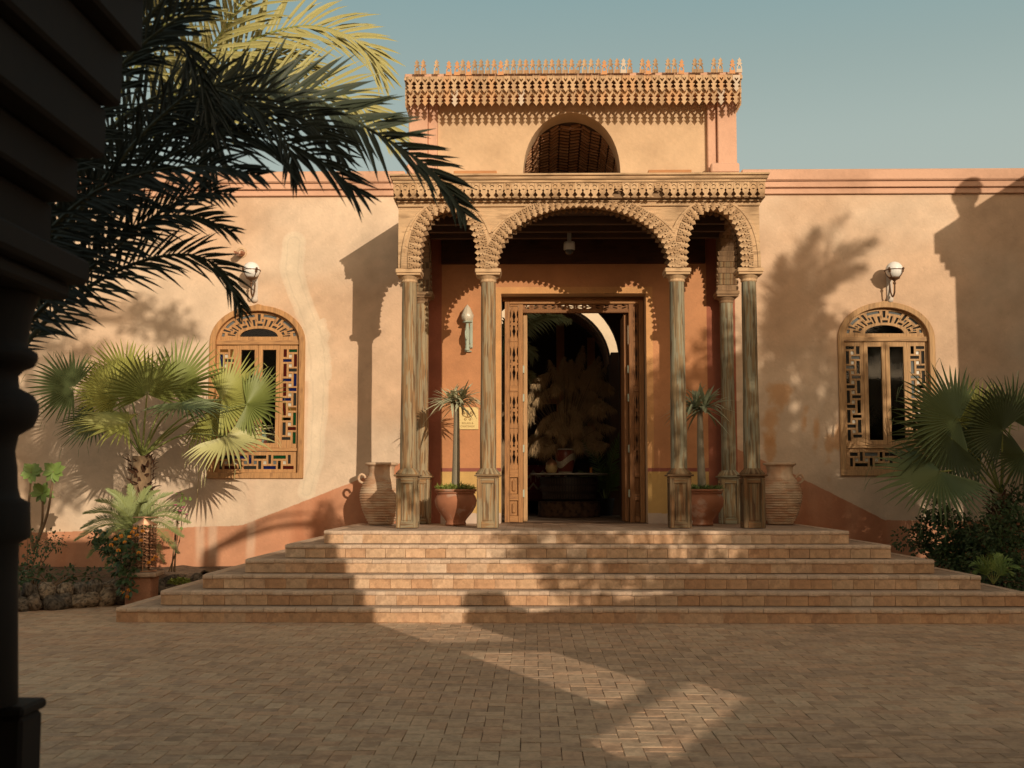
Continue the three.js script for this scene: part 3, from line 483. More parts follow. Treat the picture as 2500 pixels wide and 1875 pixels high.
// ---------------------------------------------------------------- carved wooden porch
const frPale = std({ color: rgb(.94, .88, .80), map: T.woodPale, bumpMap: T.woodBump, bumpScale: .003 });
const porch = thing('wooden_porch', 'carved sand-coloured wooden porch of three arches on six weathered columns', 'porch');
{
  const CX = [-2.33, -1.24, 1.353, 2.34], YS = 4.49;
  const column = (x, z, kind) => {
    const c = grp('column', porch); c.position.set(x, YL, z); const [ms, mp, lb] = kind; if (lb) c.userData.label = lb;
    const pl = grp('plinth', c);
    part('core', bar(-.125, .125, .006, .665, -.125, .125, .006), mp, pl);
    for (let k = 0; k < 4; k++) { // stiles, rails and a fielded panel on each face
      const f = [bar(-.145, -.088, 0, .665, .126, .146, .005), bar(.088, .145, 0, .665, .1265, .146, .005), bar(-.087, .087, .60, .665, .126, .145, .004, 'x'), bar(-.087, .087, 0, .085, .126, .145, .004, 'x'), bar(-.070, .070, .1, .585, .126, .134, .007)];
      f.forEach((g) => g.rotateY(k * Math.PI / 2)); part('plinth_face', f, mp, pl);
    }
    part('plinth_cap', [bar(-.150, .150, .668, .690, -.150, .150, .008, 'x'), bar(-.180, .180, .692, .718, -.180, .180, .01, 'x'), lathe([[.165, .719], [.172, .735], [.150, .752], [.140, .770], [.118, .785], [.112, .80]], 28)], mp, c);
    const sp = []; for (let i = 0; i <= 14; i++) { const t = i / 14; sp.push([lerp(.111, .098, t) + .0025 * Math.sin(t * 9), lerp(.79, 3.355, t)]); }
    part('shaft', toCreasedNormals(lathe(sp, 26), .3), ms, c);
    part('capital', [lathe([[.098, 3.352], [.112, 3.362], [.112, 3.380], [.103, 3.388], [.118, 3.400], [.140, 3.425], [.150, 3.438]], 28), bar(-.165, .165, 3.440, 3.468, -.165, .165, .006, 'x'), bar(-.178, .178, 3.470, 3.528, -.178, .178, .01, 'x')], kind[3] || M.pale, c);
    return c;
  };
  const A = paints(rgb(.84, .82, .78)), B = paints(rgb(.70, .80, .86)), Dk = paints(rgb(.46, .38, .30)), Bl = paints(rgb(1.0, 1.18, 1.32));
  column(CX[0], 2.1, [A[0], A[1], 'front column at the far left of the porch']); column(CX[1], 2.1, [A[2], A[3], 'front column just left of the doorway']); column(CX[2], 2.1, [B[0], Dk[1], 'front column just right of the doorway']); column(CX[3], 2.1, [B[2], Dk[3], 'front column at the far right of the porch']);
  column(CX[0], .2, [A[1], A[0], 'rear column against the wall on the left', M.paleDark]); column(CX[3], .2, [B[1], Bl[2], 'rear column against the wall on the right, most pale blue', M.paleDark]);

  const AR = [[-1.785, .385, .79, 2.6, .5, .65, .965], [.057, 1.165, .845, 2.2, .5, 1.44, 1.0], [1.847, .365, .79, 2.6, .5, .635, .965]];
  const cut = ([c, w, h, a, p], o, n = 28) => arcPts(c, YS, w + o, h + o, a, p, n).reverse(); // left to right
  const out = [[-2.475, YS]]; AR.forEach((r) => out.push(...cut(r, .05))); out.push([2.475, YS], [2.475, 5.40], [-2.475, 5.40]);
  part('arcade_front', extr(poly(out), .27, 1.97, 0, 6, 'x'), M.pale, porch);
  const zF = 2.243;
  AR.forEach((r, k) => {
    const [c, w, h, a, p, we, he] = r, ring = grp('arch_ring', porch), dz = k === 1 ? .004 : 0;
    ring.userData.label = ['left arch of the porch front', 'wide middle arch of the porch front', 'right arch of the porch front'][k];
    const ext = arcPts(c, YS, we, he, a, p, 32), inn = cut(r, .052, 32);
    // voussoir boards make up the band
    const nv = k === 1 ? 15 : 11, N = 32;
    for (let i = 0; i < nv; i++) {
      const seg = []; const f = (arr, t) => { const q = t * N, j = Math.min(N - 1, Math.floor(q)), e = q - j; return [lerp(arr[j][0], arr[j + 1][0], e), lerp(arr[j][1], arr[j + 1][1], e)]; };
      const t0 = i / nv + .0012, t1 = (i + 1) / nv - .0012, eo = ext.slice().reverse(), mid = (t) => { const A = f(inn, t), B = f(eo, t); return [lerp(A[0], B[0], .80), lerp(A[1], B[1], .80)]; };
      for (let q = 0; q <= 4; q++) seg.push(f(inn, lerp(t0, t1, q / 4))); for (let q = 4; q >= 0; q--) seg.push(mid(lerp(t0, t1, q / 4)));
      part('ring_board', extr(poly(seg), .018 + (i & 1 ? .0015 : 0), zF + dz, 0, 4, i & 1 ? 'y' : 'x'), M.pale, ring);
    }
    const md = [], keep = (q) => q[1] > YS + .46 || (k === 0 && q[0] < c) || (k === 2 && q[0] > c);
    const eo = ext.slice().reverse(), M1 = [], M2 = []; eo.forEach((e, i) => { if (keep(e)) { const iq = inn[i]; M1.push(e); M2.push([lerp(iq[0], e[0], .80), lerp(iq[1], e[1], .80)]); } });
    part('arch_moulding', [extr(poly([...M1, ...M2.slice().reverse()]), .03, zF + .001 + dz, .006, 4, 'x'), ], M.pale, ring);
    // fringe of carved leaves
    const tip = cut(r, 0, 200), L = .17; let acc = 0, len = 0; for (let i = 1; i < tip.length; i++) len += Math.hypot(tip[i][0] - tip[i - 1][0], tip[i][1] - tip[i - 1][1]);
    const n = Math.round(len / .083), pt = len / n, hw = pt * .5;
    const ls = poly([[-hw, 0], [hw, 0], [hw, .062], [hw * .35, .078], [hw * .75, .088], [hw * .95, .105], [hw * .4, .118], [hw * .62, .128], [hw * .92, .146], [hw * .45, .165], [0, .184], [-hw * .45, .165], [-hw * .92, .146], [-hw * .62, .128], [-hw * .4, .118], [-hw * .95, .105], [-hw * .75, .088], [-hw * .35, .078], [-hw, .062]]);
    hole(ls, [[-hw * .62, .012], [-hw * .2, .02], [-hw * .12, .034], [-hw * .45, .03]]); hole(ls, [[hw * .62, .012], [hw * .45, .03], [hw * .12, .034], [hw * .2, .02]]); hole(ls, [[0, .044], [hw * .3, .052], [0, .070], [-hw * .3, .052]]);
    const lg = extr(ls, .022, 0), back = [];
    let want = pt / 2, run = 0;
    for (let i = 1; i < tip.length; i++) {
      const dx = tip[i][0] - tip[i - 1][0], dy = tip[i][1] - tip[i - 1][1], d = Math.hypot(dx, dy);
      while (want <= run + d) {
        const e = (want - run) / d, x = tip[i - 1][0] + dx * e, y = tip[i - 1][1] + dy * e, nx = -dy / d, ny = dx / d; // outward normal (left to right travel)
        const m = part('fretwork_leaf', lg, rnd() < .5 ? M.pale : frPale, ring), ang = Math.atan2(nx, -ny);
        m.position.set(x + nx * L, y + ny * L, zF + .021 + dz + rr(-.003, .003)); m.rotation.z = ang + rr(-.05, .05);
        back.push(moved(lg, x + nx * L, y + ny * L, 1.945, 0, 0, ang)); want += pt;
      }
      run += d;
    }
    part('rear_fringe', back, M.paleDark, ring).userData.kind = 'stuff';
  });
  // side arches between front and rear columns, soffit of short planks
  for (const sd of [-1, 1]) {
    const x0 = sd * 2.34, sg = grp('side_arch', porch), prof = arcPts(1.15, YS, .80, .80, 2.6, .5, 28), s = poly([[.06, YS], ...prof.slice().reverse().map(([a, b]) => [a + (a > 1.15 ? .035 : -.035), b + .035]), [1.968, YS], [1.968, 5.40], [.06, 5.40]]);
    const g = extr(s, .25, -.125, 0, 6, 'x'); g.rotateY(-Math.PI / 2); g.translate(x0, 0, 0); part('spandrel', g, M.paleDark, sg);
    let run = 0; const pit = .088; let want = pit / 2; const lf = [], lh = .038, leaf = poly([[-lh, 0], [lh, 0], [lh, .05], [lh * .4, .07], [lh * .95, .10], [lh * .4, .115], [0, .145], [-lh * .4, .115], [-lh * .95, .10], [-lh * .4, .07], [-lh, .05]]), lg = extr(leaf, .018, -.009);
    const pr = arcPts(1.15, YS, .80, .80, 2.6, .5, 160).reverse();
    for (let i = 1; i < pr.length; i++) {
      const dz = pr[i][0] - pr[i - 1][0], dy = pr[i][1] - pr[i - 1][1], d = Math.hypot(dz, dy);
      while (want <= run + d) {
        const e = (want - run) / d, z = pr[i - 1][0] + dz * e, y = pr[i - 1][1] + dy * e, a = Math.atan2(dy, dz), nz = -dy / d, ny = dz / d;
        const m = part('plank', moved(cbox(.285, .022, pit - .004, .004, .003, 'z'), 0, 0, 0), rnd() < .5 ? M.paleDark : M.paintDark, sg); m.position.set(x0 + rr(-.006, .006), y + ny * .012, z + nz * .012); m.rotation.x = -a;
        for (const e2 of [-1, 1]) { const q = lg.clone(); q.rotateY(-Math.PI / 2); q.rotateX(Math.atan2(nz, ny) + Math.PI); q.translate(x0 + e2 * .155, y + ny * .115, z + nz * .115); lf.push(q); }
        want += pit;
      }
      run += d;
    }
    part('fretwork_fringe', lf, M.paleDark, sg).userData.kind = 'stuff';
  }
  // frieze boards, fillet, cornice, ceiling
  const z1 = 2.43;
  part('fillet', [bar(-2.50, 2.50, 5.403, 5.432, 0.01, 2.30, .006, 'x'), bar(-2.485, 2.485, 5.345, 5.40, 2.243, 2.275, .008, 'x')], M.pale, porch);
  part('frieze_backing', bar(-2.49, 2.49, 5.433, 5.63, .01, 2.36, .004, 'x'), M.paleDark, porch);
  part('cornice', [bar(-2.535, 2.535, 5.633, 5.668, .01, 2.455, .006, 'x'), bar(-2.56, 2.56, 5.67, 5.715, .01, 2.49, .014, 'x'), bar(-2.575, 2.575, 5.717, 5.745, .01, 2.515, .006, 'x')], M.pale, porch);
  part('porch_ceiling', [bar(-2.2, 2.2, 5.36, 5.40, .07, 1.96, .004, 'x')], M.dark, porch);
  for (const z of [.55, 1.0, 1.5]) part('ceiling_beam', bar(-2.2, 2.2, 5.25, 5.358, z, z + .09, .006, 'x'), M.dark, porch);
  part('dark_wall_band', bar(-2.05, 2.05, 4.97, 5.357, .006, .07, .006, 'x'), std({ color: rgb(.12, .065, .035), map: T.woodPale }), porch);  // dark wood-grained band across the top of the wall
  const w = .0535, fb = poly([[-w, 0], [w, 0], [w, -.085], [w * .82, -.092], [w * .74, -.108], [w * .92, -.122], [w * .55, -.15], [w * .34, -.165], [w * .5, -.18], [w * .95, -.195], [w * .5, -.205], [0, -.198], [-w * .5, -.205], [-w * .95, -.195], [-w * .5, -.18], [-w * .34, -.165], [-w * .55, -.15], [-w * .92, -.122], [-w * .74, -.108], [-w * .82, -.092], [-w, -.085]]);
  { const o = []; for (let i = 0; i <= 8; i++) { const a = lerp(-.1, Math.PI * .95, i / 8); o.push([w * .55 * Math.cos(a), -.052 + w * .55 * Math.sin(a)]); } for (let i = 8; i >= 0; i--) { const a = lerp(-.1, Math.PI * .95, i / 8); o.push([w * .42 * Math.cos(a), -.054 + w * .38 * Math.sin(a)]); } hole(fb, o); }
  hole(fb, [[-w * .75, -.010], [-w * .3, -.010], [-w * .3, -.016], [-w * .75, -.016]]); hole(fb, [[-w * .5, -.088], [-w * .1, -.078], [0, -.084], [w * .1, -.078], [w * .5, -.088], [w * .12, -.092], [0, -.100], [-w * .12, -.092]]);
  const fg = [0, 1, 2].map((k) => boxUV(extr(fb, .022, -.011), 1, 'y', k * .3, k * .6)), fr = grp('frieze', porch);
  const put = (x, z, ry, broken) => { const m = part('frieze_board', pick(fg), rnd() < .6 ? M.pale : frPale, fr); m.position.set(x, 5.628 + rr(-.004, .003), z); m.rotation.set(rr(-.03, .03), ry + rr(-.03, .03), rr(-.015, .015)); if (broken) { m.scale.y = .55; m.userData.label = 'broken frieze board, lower half missing'; } };
  for (let i = 0; i < 47; i++) put(-2.525 + (i + .5) * 5.05 / 47, z1 + rr(-.005, .005), 0, i === 28 || i === 33);
  for (const sd of [-1, 1]) for (let i = 0; i < 21; i++) put(sd * 2.515, z1 - .07 - i * .107, sd * Math.PI / 2);
}
// ---------------------------------------------------------------- through the doorway: hall and courtyard behind
const hall = thing('entrance_hall', 'dark hall behind the open doorway with a brick arch and a courtyard beyond', 'hall');
{
  part('floor', bar(-2.2, 2.2, YL - .05, YL - .004, -10.4, -.464, .004), std({ color: rgb(.34, .24, .17), map: T.brick, roughness: .7 }), hall);
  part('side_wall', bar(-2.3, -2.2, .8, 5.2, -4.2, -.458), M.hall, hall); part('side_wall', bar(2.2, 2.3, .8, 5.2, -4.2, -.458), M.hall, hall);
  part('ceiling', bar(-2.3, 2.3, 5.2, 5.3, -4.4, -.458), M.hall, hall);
  const cx = -.32, yc = 3.93, R0 = 1.34;
  const bw = poly([[-3.2, .8], [3.2, .8], [3.2, 5.3], [-3.2, 5.3]]);
  const arch = (r, bot) => { const o = [[cx - r, bot], [cx + r, bot]]; for (let i = 0; i <= 24; i++) o.push([cx + r * Math.cos(Math.PI * i / 24), yc + r * .97 * Math.sin(Math.PI * i / 24)]); return o; };
  hole(bw, arch(R0, YL - .02)); hole(bw, [[1.06, 4.22], [1.22, 4.22], [1.22, 4.62], [1.15, 4.56], [1.10, 4.48], [1.06, 4.36]]);
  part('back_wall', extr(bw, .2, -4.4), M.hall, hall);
  // brick barrel arch
  const ba = grp('brick_arch', hall), s = poly(arch(1.24, YL)); hole(s, arch(1.20, YL + .001).map(([a, b], i) => (i < 2 ? [a, YL + .02] : [a, b]))); part('arch_core', extr(s, 1.1, -6.2), std({ color: rgb(.12, .07, .045) }), ba);
  const bk = []; for (let k = 0; k < 7; k++) for (let i = 0; i < 46; i++) { const a = Math.PI * (i + .5 + (k & 1 ? .5 : 0)) / 46; bk.push(moved(cbox(.03, .07, .15, .004), cx + 1.187 * Math.cos(a), yc + 1.15 * Math.sin(a), -5.18 - k * .157, 0, 0, a)); }
  part('brick', bk, std({ color: rgb(.62, .36, .22), map: T.brick }), ba).userData.kind = 'stuff';
  part('added_infill', [bar(cx + 1.245, 2.4, .9, 4.18, -5.4, -5.2), bar(-2.6, cx - 1.245, .9, 4.6, -5.4, -5.2)], M.hall, hall);  // dark fill added each side to hide the bright court wall
  // flat dark sheet standing for the unlit room under the arch; sunlit court wall behind
  part('dark_backdrop', [extr(poly(arch(1.215, .9)), .1, -6.32)], std({ color: rgb(.045, .028, .02) }), hall);
  part('court_wall', bar(-6, 6, .8, 8.2, -10.6, -10.4), M.cream, hall);
  part('inner_column', [bar(.50, .66, YL, 4.6, -6.21, -6.15), bar(-.14, .03, YL, 4.9, -6.21, -6.15), bar(-1.4, .8, 3.22, 3.34, -6.21, -6.16)], M.inner, hall);
}
// ---------------------------------------------------------------- things in the hall
{
  const cz = -3.95, cx = .045;
  const t = thing('drum_table', 'round dark carved table with a pale top standing in the doorway hall', 'table', [cx, YL, cz]);
  const base = grp('stone_base', t), bm = std({ color: rgb(.42, .28, .2), map: T.stone });
  for (let i = 0; i < 10; i++) { const a0 = i * TAU / 10 + .015, a1 = (i + 1) * TAU / 10 - .015, sh = new THREE.Shape(); sh.absarc(0, 0, .57, a0, a1, false); sh.absarc(0, 0, .3, a1, a0, true); const g = new THREE.ExtrudeGeometry(sh, { depth: .27, bevelEnabled: true, bevelSize: .008, bevelThickness: .008, bevelSegments: 1, curveSegments: 6 }); g.rotateX(-Math.PI / 2); g.translate(0, .008, 0); part('stone', boxUV(g), bm, base); }
  part('drum', [lathe([[.40, .29], [.46, .30], [.50, .42], [.53, .60], [.53, .74]], 40)], std({ color: rgb(.03, .02, .014), roughness: .5 }), t);
  const rb = []; for (let i = 0; i < 60; i++) { const a = i * TAU / 60; for (const [y, r, h] of [[.38, .49, .10], [.52, .52, .10], [.66, .535, .10]]) rb.push(moved(cbox(.03, h, .02, .006), r * Math.sin(a), y, r * Math.cos(a), 0, a, 0)); } part('carved_ribs', rb, std({ color: rgb(.05, .03, .018), roughness: .5 }), t);
  part('table_top', lathe([[0, .77], [.70, .77], [.72, .778], [.72, .80], [.71, .806], [0, .806]], 48), std({ color: rgb(.5, .45, .36), roughness: .45 }), t);
  // vase with a wavy band of mosaic
  const vt = colorTex(512, 256, (u, v) => { const w = .5 + .17 * Math.sin(u * TAU * 2 + .6), cream = Math.abs(v - w) < .14 || v < .06 || v > .95, k = .8 + .4 * hash(Math.floor(u * 120), Math.floor(v * 48), 7), gr = (u * 120 % 1 < .15 || v * 48 % 1 < .15) ? .6 : 1; return mulc(cream ? [.62, .54, .40] : [.24, .06, .035], k * gr); });
  const vs = thing('mosaic_vase', 'red and cream wave-banded mosaic vase on the round hall table', 'vase', [cx - .07, YL + .808, cz + .1], .4);
  const vp = [[.10, 0], [.125, .01], [.165, .14], [.188, .27], [.19, .36], [.175, .41], [.155, .425], [.165, .445], [.15, .452], [.13, .44], [.12, .40]], vg = new THREE.LatheGeometry(vp.map(([r, y]) => new THREE.Vector2(r, y)), 40), vuv = vg.attributes.uv, vpp = vg.attributes.position;
  for (let i = 0; i < vuv.count; i++) vuv.setY(i, vpp.getY(i) / .452); part('vase_body', vg, std({ map: vt, roughness: .35 }), vs);
  // pampas plumes
  const pp = thing('pampas_arrangement', 'huge brown pampas grass arrangement in the mosaic vase', 'dried grass', [cx - .07, YL + 1.22, cz + .1]);
  const pm = new THREE.MeshPhysicalMaterial({ color: rgb(.47, .32, .165), roughness: 1, side: THREE.DoubleSide }), stems = [];
  SEED = 515;
  const heads = []; for (let i = 0; i < 78; i++) { const row = i / 78, a = rr(-1, 1), y = lerp(.02, 1.62, Math.pow(row, .85)), hw = .80 * Math.sin(Math.PI * clamp(.22 + .62 * (y / 1.9))) ; heads.push([a * hw + (y > 1.35 ? .22 : 0), y, rr(-.4, .4)]); }
  heads.push([.30, 1.78, 0], [.24, 1.62, .1], [.12, 1.55, 0], [-.42, 1.38, .1], [-.5, 1.25, 0], [.75, .85, .1], [-.68, .8, .15], [-.55, .1, .3], [.55, .1, .2]);
  heads.forEach(([hx, hy, hz]) => {
    const P = [], L = rr(.28, .42), dirx = hx * .9 + rr(-.15, .15), diry = hy > 1.4 ? .8 : rr(-.75, -.1), axis = V(dirx * 1.2, diry, hz + .2).normalize();
    const o = V(hx, hy, hz);
    for (let i = 0; i < 420; i++) { // hairs leave the axis and droop
      const t = rnd(), th = rr(0, TAU), el = rr(-1, 1), r = (.035 + .105 * Math.sin(Math.PI * Math.pow(t, .7))) * rr(.55, 1.25), c = o.clone().addScaledVector(axis, (t - .5) * L), d = V(Math.cos(th) * Math.sqrt(1 - el * el), el * .8, Math.sin(th) * Math.sqrt(1 - el * el)).multiplyScalar(r).addScaledVector(axis, .05 * t), w = V(rr(-1, 1), rr(-1, 1), rr(-1, 1)).multiplyScalar(.006), m = c.clone().addScaledVector(d, .6), e = c.clone().add(d); e.y -= r * 1.1; m.y -= r * .25;
      P.push(c.x - w.x, c.y - w.y, c.z - w.z, c.x + w.x, c.y + w.y, c.z + w.z, m.x + w.x * .8, m.y, m.z + w.z * .8, c.x - w.x, c.y - w.y, c.z - w.z, m.x + w.x * .8, m.y, m.z + w.z * .8, m.x - w.x * .8, m.y, m.z - w.z * .8, m.x - w.x * .8, m.y, m.z - w.z * .8, m.x + w.x * .8, m.y, m.z + w.z * .8, e.x, e.y, e.z);
    }
    const g = new THREE.BufferGeometry(); g.setAttribute('position', new THREE.Float32BufferAttribute(P, 3)); g.computeVertexNormals(); part('plume', boxUV(g), pm, pp);
    stems.push(tube([V(hx * .06, -.2, hz * .06), V(hx * .4, hy * .45, hz * .4), o], .004, 6, 4));
  });
  part('stems', stems, std({ color: rgb(.2, .14, .07) }), pp);
  // small things
  const lp = thing('bronze_pot', 'small domed bronze pot on the hall table left of the vase', 'pot', [cx - .33, YL + .808, cz + .25]); part('pot_body', lathe([[.05, 0], [.09, .02], [.115, .09], [.10, .15], [.06, .17]], 24), M.brass, lp); part('lid', lathe([[.105, .152], [.10, .19], [.05, .24], [.012, .26], [.015, .28], [0, .285]], 24), M.copper, lp);
  const gl = thing('candle_glass', 'small amber glass at the right end of the hall table', 'glass', [cx + .40, YL + .808, cz + .25]); part('glass', lathe([[0, .003], [.022, .003], [.026, .04], [.022, .06], [.03, .10], [.028, .10], [.019, .06], [.022, .04], [.018, .008], [0, .008]], 16), std({ color: rgb(.6, .25, .06), roughness: .2 }), gl);
  // sofa with woven pattern
  const ik = colorTex(256, 128, (u, v) => { const a = Math.abs(((u * 7) % 1) - .5) * 2, z = Math.abs(((v * 2 + a * .5) % 1) - .5); const c = z < .13 || (Math.abs(a - .5) < .12 && v > .3 && v < .7); return mulc(c ? [.6, .47, .36] : [.30, .03, .035], .8 + .4 * hash(Math.floor(u * 256), Math.floor(v * 128), 3)); });
  const sf = thing('patterned_sofa', 'red and cream patterned sofa deep in the hall behind the table', 'sofa', [-.62, YL, -5.75]), sm = std({ map: ik });
  sf.scale.x = .72; const seatG = cbox(1.9, .22, .7, .04); const bkG = new THREE.BoxGeometry(1.9, .5, .18, 8, 2, 1);
  part('seat', moved(seatG, 0, .38, .1), std({ color: rgb(.12, .02, .02) }), sf); part('backrest', moved(bkG, 0, .75, -.3), sm, sf); for (const s of [-1, 1]) part('armrest', moved(cbox(.16, .4, .72, .04), s * 1.02, .48, .05), std({ color: rgb(.1, .03, .02) }), sf); part('legs', [-.85, .85].map((x) => moved(cbox(.08, .26, .5, .01), x, .13, .05)), M.iron, sf);
  const cb = thing('dark_cabinet', 'low dark cabinet deep in the hall right of the table', 'cabinet', [.50, YL, -5.85]); part('carcass', moved(cbox(.55, 1.1, .4, .01), 0, .56, 0), M.iron, cb); part('cabinet_top', moved(cbox(.6, .04, .44, .008), 0, 1.13, 0), std({ color: rgb(.06, .04, .03) }), cb); part('door', moved(cbox(.24, .9, .02, .006), -.13, .58, .212), std({ color: rgb(.06, .04, .03) }), cb); part('door', moved(cbox(.24, .9, .02, .006), .13, .58, .212), std({ color: rgb(.06, .04, .03) }), cb);
  const sh = thing('shell_bowl', 'pale shell-shaped bowl on the dark hall cabinet', 'bowl', [.54, YL + 1.15, -5.85]); { const g = lathe([[.06, 0], [.10, .05], [.19, .18], [.21, .30], [.20, .30], [.17, .18], [.08, .06], [.04, .01]], 26), p = g.attributes.position; for (let i = 0; i < p.count; i++) { const a = Math.atan2(p.getZ(i), p.getX(i)), k = 1 + .09 * Math.sin(a * 9); p.setX(i, p.getX(i) * k); p.setZ(i, p.getZ(i) * k); } g.computeVertexNormals(); part('bowl', g, std({ color: rgb(.62, .46, .3) }), sh); part('foot', lathe([[.08, 0], [.07, .012], [.05, .012]], 20), std({ color: rgb(.5, .36, .24) }), sh); }
}
// ---------------------------------------------------------------- wall lamps
function wallLamp(x, y, label) {
  const l = thing('wall_lamp', label, 'wall lamp', [x, y, 0], 0, 'globe lamps above the windows');
  part('backplate', [bar(-.045, .045, -.34, .05, .002, .03, .01), moved(new THREE.SphereGeometry(.055, 16, 10), 0, -.36, .02)], std({ color: rgb(.62, .52, .42) }), l);
  part('arm', [tube([V(0, -.10, .02), V(0, -.26, .07), V(0, -.34, .16), V(0, -.30, .25), V(0, -.16, .275), V(0, -.13, .275)], .013, 30, 8), moved(new THREE.SphereGeometry(.024, 12, 8), 0, -.15, .275)], M.metal, l);
  part('cup', lathe([[.012, -.15], [.03, -.13], [.065, -.115], [.085, -.10], [.08, -.085], [.02, -.09]], 24), M.metal, l).position.set(0, .025, .275);
  const g = part('globe', new THREE.SphereGeometry(.131, 36, 24), M.globe, l); g.position.set(0, .05, .275);
  const cage = grp('cage', l); cage.position.set(0, .05, .275); cage.scale.setScalar(.845);
  part('cage_ring', new THREE.TorusGeometry(.158, .009, 8, 40).rotateX(Math.PI / 2), M.metal, cage);
  for (let k = 0; k < 4; k++) { const a = k * Math.PI / 2 + Math.PI / 4, pts = []; for (let i = 0; i <= 7; i++) { const t = lerp(-1.25, 0, i / 7); pts.push(V(Math.cos(a) * .166 * Math.cos(t), .166 * Math.sin(t), Math.sin(a) * .166 * Math.cos(t))); } part('cage_strap', [tube(pts, .009, 10, 6), moved(new THREE.SphereGeometry(.022, 10, 8), Math.cos(a) * .178, .012, Math.sin(a) * .178), moved(cbox(.05, .05, .012, .004), Math.cos(a) * .166, -.03, Math.sin(a) * .166, 0, Math.PI / 2 - a, 0)], M.metal, cage); }
  return l;
}
wallLamp(-4.965, 4.79, 'white globe wall lamp above the left window, half behind palm leaf tips');
wallLamp(4.895, 4.76, 'white globe wall lamp above the right-hand window, fully in view');
{ const s = thing('clay_spout', 'short clay rain spout sticking out of the wall above the left lamp', 'spout', [-5.19, 5.17, 0]); const sh = new THREE.Shape(); sh.absarc(0, 0, .062, Math.PI * .95, Math.PI * 2.05, false); sh.absarc(0, 0, .046, Math.PI * 2.05, Math.PI * .95, true); const g = new THREE.ExtrudeGeometry(sh, { depth: .26, bevelEnabled: false, curveSegments: 12 }); g.rotateX(.12); part('spout', boxUV(g), M.clay, s); part('collar', lathe([[.05, 0], [.085, 0], [.085, .02], [.05, .02]], 20).rotateX(Math.PI / 2), M.plaster, s); }
{ // torch sconce
  const s = thing('torch_sconce', 'pale verdigris torch wall light with a frosted flame glass beside the doorway', 'wall light', [-1.635, 3.6, 0]);
  part('backplate', [bar(.03, .075, .05, .52, .003, .02, .006), bar(-.05, .06, -.005, .012, .003, .05, .004), bar(-.02, .075, .06, .09, .02, .05, .004)], M.verdigris, s);
  part('stem', lathe([[.03, .0], [.045, .012], [.028, .05], [.036, .075], [.024, .09], [.034, .12], [.038, .30], [.03, .36], [.022, .41], [.03, .42]], 16), M.verdigris, s).position.z = .17;
  part('scroll', [tube([V(.05, .12, .02), V(.04, .06, .07), V(.02, .09, .13), V(0, .2, .14), V(0, .3, .17)], .016, 24, 8), tube([V(0, .34, .17), V(-.02, .30, .22), V(-.02, .22, .25), V(-.01, .17, .23), V(0, .19, .20)], .013, 20, 8)], M.verdigris, s);
  part('cup', lathe([[.02, .42], [.07, .432], [.078, .44], [.05, .45], [.055, .47]], 24), M.verdigris, s).position.z = .17;
  const g = lathe([[.05, .455], [.085, .49], [.092, .54], [.075, .59], [.06, .63], [.045, .665], [.02, .69], [0, .715]], 28), p = g.attributes.position; for (let i = 0; i < p.count; i++) { const a = Math.atan2(p.getZ(i), p.getX(i)), y = p.getY(i), k = 1 + .09 * Math.sin(a * 7 + y * 26); p.setX(i, p.getX(i) * k); p.setZ(i, p.getZ(i) * k); } g.computeVertexNormals(); part('flame_glass', g, M.frost, s).position.z = .17;
}
{ // plaque: emblem and lettering
  const c = document.createElement('canvas'); c.width = 384; c.height = 420; const x = c.getContext('2d');
  x.fillStyle = '#d9bd7c'; x.fillRect(0, 0, 384, 420); SEED = 5; for (let i = 0; i < 900; i++) { x.fillStyle = `rgba(${rnd() < .5 ? '240,215,150' : '170,135,75'},.10)`; x.fillRect(rnd() * 384, rnd() * 420, 2 + rnd() * 40, 1 + rnd() * 3); }
  x.fillStyle = '#8f6c35'; x.strokeStyle = '#8f6c35'; x.lineCap = 'round';
  x.beginPath(); x.moveTo(192, 48); x.bezierCurveTo(232, 95, 214, 135, 198, 185); x.lineTo(186, 185); x.bezierCurveTo(170, 135, 152, 95, 192, 48); x.fill();
  for (const s of [-1, 1]) { x.save(); x.translate(192, 0); x.scale(s, 1); x.lineWidth = 20; x.beginPath(); x.moveTo(8, 185); x.bezierCurveTo(40, 180, 100, 165, 100, 115); x.bezierCurveTo(98, 78, 48, 76, 48, 112); x.bezierCurveTo(50, 130, 66, 130, 68, 116); x.stroke(); x.lineWidth = 15; x.beginPath(); x.moveTo(8, 198); x.bezierCurveTo(50, 196, 66, 225, 56, 242); x.bezierCurveTo(40, 256, 22, 240, 26, 226); x.stroke(); x.restore(); }
  x.fillRect(160, 184, 64, 11); x.font = 'bold 50px sans-serif'; x.textAlign = 'center'; x.fillText('RELAIS &', 192, 322); x.fillText('CHATEAUX', 192, 382);
  const t = new THREE.CanvasTexture(c); t.colorSpace = THREE.SRGBColorSpace;
  const s = thing('brass_plaque', 'brass plaque reading RELAIS & CHATEAUX with a lily emblem, left of the doorway', 'plaque', [-1.635, 2.565, .012]);
  part('plate', cbox(.335, .345, .018, .004), M.brass, s); const f = new THREE.PlaneGeometry(.327, .337); f.translate(0, 0, .0125); part('engraving', f, std({ map: t, roughness: .5, metalness: .15 }), s);
}
{ const s = thing('security_camera', 'small dome security camera under the porch ceiling above the doorway', 'camera', [-.084, 5.03, .9]); part('bracket', bar(-.03, .03, .08, .33, -.03, .03, .004), std({ color: rgb(.3, .28, .25) }), s); part('housing', lathe([[0, .1], [.08, .1], [.085, .06], [.085, -.01], [.075, -.02]], 24), std({ color: rgb(.45, .42, .38) }), s); part('dome', moved(new THREE.SphereGeometry(.07, 20, 10), 0, -.02, 0), std({ color: rgb(.03, .03, .03), roughness: .1 }), s); }
